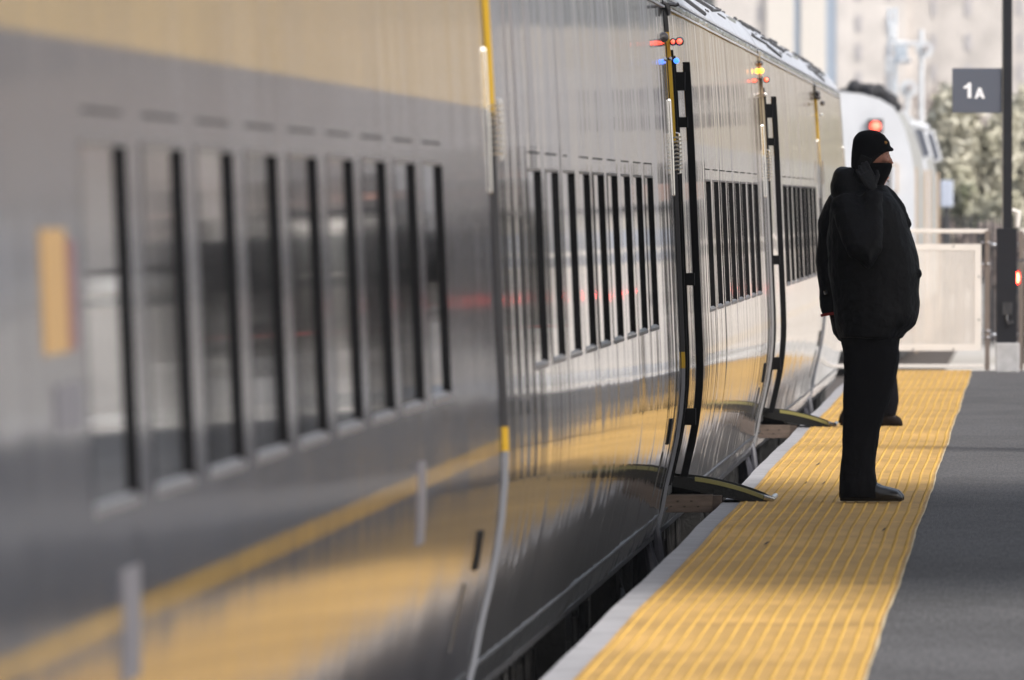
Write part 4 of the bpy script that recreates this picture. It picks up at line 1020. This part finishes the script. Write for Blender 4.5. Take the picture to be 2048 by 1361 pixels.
# ------------------------------------------------------------------ distant towers
YT_ = 1500.0; kt = YT_ / F
def tower(px0, px1, top, m, label, cols, pil=None, Yt=YT_, rows=None, wcol='tower_window', group='distant apartment towers'):
    x0, x1 = (px0 - VX) * Yt / F, (px1 - VX) * Yt / F
    t = thing('apartment_tower', ((x0 + x1) / 2, Yt + 8, -1.3), label, 'building', group)
    mb = MB(); mb.box((x0, Yt, -1.3), (x1, Yt + 18, top)); mb.build('wall', m, t)
    zs = rows or [1.5 + 2.75 * i for i in range(int((top - 2) / 2.75))]
    for (px, w) in cols:
        cx = (px - VX) * Yt / F; w_ = w * Yt / F
        if px0 > 2305:                                    # seen only mirrored in the train: stairwell glazing, one strip each
            mb = MB(); mb.box((cx - w_ / 2, Yt - .12, zs[0]), (cx + w_ / 2, Yt, zs[-1])); mb.build('window_strip', M[wcol], t); continue
        for z in zs:
            if z < 22: mb = MB(); mb.box((cx - w_ / 2, Yt - .12, z), (cx + w_ / 2, Yt + .0, z + 1.5)); mb.build('window', M[wcol], t)
    if pil:
        for (a, b) in pil:
            mb = MB(); mb.box(((a - VX) * Yt / F, Yt - .6, -1.3), ((b - VX) * Yt / F, Yt - .002, top - .3)); mb.build('pilaster', M['tower_cream'], t)
    return t
t1 = tower(1430, 1672, 46, M['tower'], 'cream apartment tower with blue glass strips behind the train roof', [(1595, 11), (1520, 10)], pil=[(1533, 1588), (1602, 1652)])
for (a, b_) in ((1588, 1602), (1652, 1672)):
    mb = MB(); mb.box(((a - VX) * kt, YT_ - .3, 12), ((b_ - VX) * kt, YT_ - .05, 46)); mb.build('glass_strip', M['tower_glass'], t1)
tower(1673, 1812, 52, M['tower'], 'beige apartment tower with grey window dots above the locomotive', [(1718, 12), (1778, 12)], rows=[9.3, 11.9, 14.5, 17.1, 20, 23, 26, 29])
tower(1812, 2300, 50, M['tower_mauve'], 'long mauve apartment block behind the signal and the dark post', [(1868, 9), (1937, 13), (2040, 10), (2100, 10), (2180, 10), (2260, 10)], rows=[4.2, 7.0, 9.8, 12.6, 15.4, 18.6, 21.4, 24.2, 27, 30], Yt=1501)
rr = random.Random(21)
px = 2310
i = 0
WORDS = ['white', 'sand coloured', 'grey', 'pale brown', 'cream', 'stone coloured', 'beige', 'light grey', 'tan', 'ash grey']
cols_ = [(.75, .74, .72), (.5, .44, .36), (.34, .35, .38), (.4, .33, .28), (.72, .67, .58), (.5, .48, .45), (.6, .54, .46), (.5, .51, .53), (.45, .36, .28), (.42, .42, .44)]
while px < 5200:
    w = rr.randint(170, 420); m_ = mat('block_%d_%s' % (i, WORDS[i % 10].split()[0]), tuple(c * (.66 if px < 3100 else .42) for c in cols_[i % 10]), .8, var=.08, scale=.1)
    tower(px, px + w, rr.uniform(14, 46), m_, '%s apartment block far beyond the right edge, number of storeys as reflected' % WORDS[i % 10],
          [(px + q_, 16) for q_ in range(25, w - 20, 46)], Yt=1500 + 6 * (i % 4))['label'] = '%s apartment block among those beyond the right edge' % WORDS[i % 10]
    px += w + rr.choice((0, 0, 30, 60)); i += 1

# ------------------------------------------------------------------ trees and bushes
def leaf_cloud(mb, blobs, n, size, mi, rnd):
    for _ in range(n):
        c, r = rnd.choice(blobs)
        while True:
            v = Vector((rnd.uniform(-1, 1), rnd.uniform(-1, 1), rnd.uniform(-1, 1)))
            if .15 < v.length < 1: break
        v = v * (1.05 if rnd.random() < .12 else 1)
        p = Vector((c[0] + v.x * r[0], c[1] + v.y * r[1], c[2] + v.z * r[2])); a = Vector((rnd.gauss(0, 1), rnd.gauss(0, 1), rnd.gauss(0, 1))).normalized()
        b = a.cross(Vector((rnd.gauss(0, 1), rnd.gauss(0, 1), rnd.gauss(0, 1)))).normalized(); s_ = size * rnd.uniform(.6, 1.4)
        mb.add([p - a * s_, p + b * s_ * .45, p + a * s_, p - b * s_ * .45], [(0, 1, 2, 3)], mi)
def bush(px, py, Y, wpx, hpx, n, size, mats, label, seed, group='trees and bushes behind the platform end', name='leafy_bush'):
    rnd = random.Random(seed); c = PX(px, py, Y); k_ = Y / F; g = thing(name, (c.x, Y, -1.3), label, 'bush' if name == 'leafy_bush' else 'tree', group)
    blobs = []
    for _ in range(11):
        bx = c.x + rnd.uniform(-.75, .75) * wpx * k_ / 2; bz = c.z + rnd.uniform(-.7, .8) * hpx * k_ / 2; q_ = rnd.uniform(.16, .34)
        blobs.append(((bx, Y + rnd.uniform(-.6, .6), bz), (wpx * k_ * q_, .7, hpx * k_ * q_ * 1.1)))
    mb = MB(); leaf_cloud(mb, blobs, n, size, 0, rnd); leaf_cloud(mb, blobs[::3], n // 3, size, 1, rnd); mb.build('foliage' if name == 'leafy_bush' else 'crown', mats, g)
    mb = MB(); mb.tube([(c.x, Y, -1.35), (c.x + .04, Y, c.z - hpx * k_ * .2), (c.x, Y, c.z + hpx * k_ * .3)], [.1, .07, .03], 7)
    for bl in blobs: mb.tube([(c.x, Y, c.z - hpx * k_ * .3), ((c.x + bl[0][0]) / 2, Y, (c.z + bl[0][2]) / 2 - .1), bl[0]], [.05, .035, .015], 6)
    mb.build('stem' if name == 'leafy_bush' else 'trunk', M['bark'], g)
bush(1950, 330, 330, 170, 250, 6000, .11, [M['willow'], M['olive']], 'pale olive willow right of the locomotives, left of the dark post', 1)
bush(2055, 350, 332, 130, 260, 4500, .11, [M['willow'], M['green']], 'olive willow at the right edge, behind the dark post', 2)
bush(1915, 395, 325, 80, 100, 1500, .10, [M['olive'], M['green']], 'low dark green bush under the pale willow', 3)
bush(1985, 430, 322, 90, 90, 1500, .10, [M['olive'], M['green']], 'green bush just left of the dark post foot', 4)
bush(2130, 330, 335, 120, 260, 2500, .14, [M['willow'], M['olive']], 'willow just beyond the right edge of the picture', 5)
for i_, (px, py, w, h) in enumerate(((1860, 500, 120, 110), (1950, 510, 130, 110), (2040, 520, 120, 110), (2140, 520, 130, 120))):
    bush(px, py, 318 + i_, w, h, 1800, .12, [M['brush'], M['olive']], ['mauve-brown brushwood behind the left of the cream barrier', 'mauve-brown brushwood behind the right end of the cream barrier',
         'mauve-brown brushwood behind the black pedestal', 'mauve-brown brushwood beyond the right edge'][i_], 30 + i_, group='brushwood beyond the platform')
# bare winter trees in front of the towers
def bare_tree(x, Y, H, seed, label):
    rnd = random.Random(seed); g = thing('bare_tree', (x, Y, -1.3), label, 'tree', 'bare trees before the towers'); tr = MB(); cr = MB()
    def grow(p, d_, L_, r, lev, mb):
        q_ = p + d_ * L_; mb.tube([p, (p + q_) / 2 + Vector((rnd.uniform(-.05, .05) * L_, 0, 0)), q_], [r, r * .8, r * .6], 5)
        if lev == 0: return
        for _ in range(3 if lev > 1 else 4):
            nd = (d_ + Vector((rnd.uniform(-.8, .8), rnd.uniform(-.8, .8), rnd.uniform(-.1, .5)))).normalized(); grow(p + d_ * L_ * rnd.uniform(.5, 1), nd, L_ * rnd.uniform(.55, .75), r * .55, lev - 1, cr)
    grow(Vector((x, Y, -1.4)), Vector((0, 0, 1)), H * .38, H * .018, 4, tr)
    tr.build('trunk', M['bark'], g); cr.build('crown', M['brush'], g)
bare_tree(-3.4, 560, 9, 1, 'bare brown tree between the signal targets and the 1A sign')
bare_tree(-1.2, 600, 10, 2, 'bare brown tree behind the top of the dark post')
bare_tree(-5.5, 640, 10, 3, 'bare brown tree behind the equipment mast')

for i_ in range(12):
    bare_tree(6 + i_ * 2.3, 205 + 17 * (i_ % 5), 9 + (i_ % 3) * 1.5, 50 + i_, 'dark bare tree in the row beyond the right edge of the picture')
for i_, (x_, y_) in enumerate(((1.6, 146), (3.2, 149), (4.3, 158), (5.6, 152), (7.0, 150))):
    c_ = copy_tree(sg); c_.location = (x_, y_, 0); tag(c_, 'dark lamp post beyond the right edge of the picture', 'post', 'lamp posts beyond the right edge')
# unseen pale boxes, added to brighten the reflections in the near car's windows
for i_, (x_, y_, w_, h_, c_) in enumerate(((2.4, 160, .9, 2.3, 'white'), (4.0, 172, .7, 3.1, 'fence_white'), (5.1, 165, .45, 2.0, 'station'), (6.2, 176, 1.1, 2.7, 'white'), (7.6, 168, .5, 3.4, 'mast'), (8.8, 180, .9, 2.2, 'fence_white'), (1.3, 186, .6, 2.9, 'station'))):
    rc = thing('reflection_box', (x_, y_, -1.3), 'unseen pale box added to brighten window reflections, right of the picture', 'cabinet', 'boxes added for window reflections')
    mb = MB(); mb.box((x_ - w_ / 2, y_, -1.3), (x_ + w_ / 2, y_ + .6, -1.3 + h_)); mb.build('case', M[c_], rc, bevel=.01)
    mb = MB(); mb.box((x_ - w_ / 2 - .05, y_ - .05, -1.3 + h_), (x_ + w_ / 2 + .05, y_ + .65, -1.24 + h_)); mb.build('lid', M['dark_steel'], rc)
    mb = MB(); mb.box((x_ - w_ * .38, y_ - .02, -1.1), (x_ + w_ * .38, y_ - .002, -1.5 + h_)); mb.build('door', M['loco_grey'] if i_ % 2 else M['cabinet'], rc)
# dark mesh fence at the foot of the bushes
fe_ = thing('mesh_fence', (PX(1935, 0, 310).x, 310, -1.3), 'dark mesh fence under the bushes behind the cream barrier', 'fence')
mb = MB(); y = 310
for i in range(14):
    x = PX(1872 + i * 14, 0, 310).x; mb.tube([(x, y, -1.3), (x, y, PX(0, 432, 310).z)], .02, 6)
mb.build('post', M['dark_steel'], fe_)
mb = MB(); x0, x1 = PX(1872, 0, 310).x, PX(2060, 0, 310).x
z = -1.2
while z < PX(0, 432, 310).z: mb.tube([(x0, y, z), (x1, y, z)], .007, 4); z += .09
x = x0
while x < x1: mb.tube([(x, y, -1.3), (x, y, PX(0, 434, 310).z)], .007, 4); x += .07
mb.build('mesh', M['dark_steel'], fe_)

# rubble bank just past the platform
mb = MB(); rnd = random.Random(9)
for _ in range(420):
    c = (rnd.uniform(-2.6, .4), rnd.uniform(146, 200), -1.25 + rnd.uniform(0, .1)); r = rnd.uniform(.05, .2)
    mb.ball(c, (r, r * 1.2, r * .7), 7, 5, 0 if rnd.random() < .6 else 1)
tag(mb.build('rubble', [M['stone'], M['fence_white']]), 'pale and brown rubble beyond the barrier', None, None, 'stuff')

# ------------------------------------------------------------------ air between here and the towers
mb = MB(); mb.box((-120, -30, -2.6), (160, 1700, 60)); hz = mb.build('haze', None, None); hz.data.materials.clear()
hm = bpy.data.materials.new('haze'); hm.use_nodes = True; n = hm.node_tree.nodes; n.remove(n['Principled BSDF'])
pv = n.new('ShaderNodeVolumePrincipled'); pv.inputs['Color'].default_value = (.86, .89, .93, 1); pv.inputs['Density'].default_value = .00014; pv.inputs['Anisotropy'].default_value = .3
hm.node_tree.links.new(pv.outputs[0], n['Material Output'].inputs['Volume']); hz.data.materials.append(hm); tag(hz, kind='stuff')

# ------------------------------------------------------------------ every bolt, eye, nail and box an object of its own
def split_loose(names):
    cache = {}
    for o in [o for o in bpy.data.objects if o.type == 'MESH' and o.name.split('.')[0] in names]:
        key = o.data.name
        if key not in cache:
            me = o.data; nv = len(me.vertices); par = list(range(nv))
            def find(a):
                while par[a] != a: par[a] = par[par[a]]; a = par[a]
                return a
            for p in me.polygons:
                vs = list(p.vertices)
                for a in vs[1:]: par[find(a)] = find(vs[0])
            isl = {}
            for i in range(nv): isl.setdefault(find(i), []).append(i)
            boxes = []
            for ids in isl.values():
                co = [me.vertices[i].co for i in ids]
                boxes.append(([min(c[k] for c in co) for k in range(3)], [max(c[k] for c in co) for k in range(3)], set(ids)))
            ch = True
            while ch:
                ch = False
                for i in range(len(boxes)):
                    for j in range(i + 1, len(boxes)):
                        A, B_ = boxes[i], boxes[j]
                        if all(A[0][k] <= B_[1][k] + .012 and B_[0][k] <= A[1][k] + .012 for k in range(3)):
                            boxes[i] = ([min(A[0][k], B_[0][k]) for k in range(3)], [max(A[1][k], B_[1][k]) for k in range(3)], A[2] | B_[2]); boxes.pop(j); ch = True; break
                    if ch: break
            ms = []
            for lo, hi, ids in boxes:
                idx = {v: k for k, v in enumerate(sorted(ids))}; m2 = bpy.data.meshes.new(me.name)
                m2.from_pydata([tuple(me.vertices[i].co) for i in sorted(ids)], [], [tuple(idx[v] for v in p.vertices) for p in me.polygons if p.vertices[0] in ids])
                for mm in me.materials: m2.materials.append(mm)
                if me.polygons[0].use_smooth: m2.polygons.foreach_set('use_smooth', [True] * len(m2.polygons))
                ms.append(m2)
            cache[key] = ms
        ms = cache[key]
        if len(ms) < 2: continue
        for m2 in ms[1:]:
            c = o.copy(); c.data = m2; COL.objects.link(c)
        o.data = ms[0]
split_loose({'bolt', 'corner_strip', 'cross_arm', 'equipment_box', 'eye', 'eyebrow', 'iris', 'hinge_bar', 'nail', 'snap_fastener'})
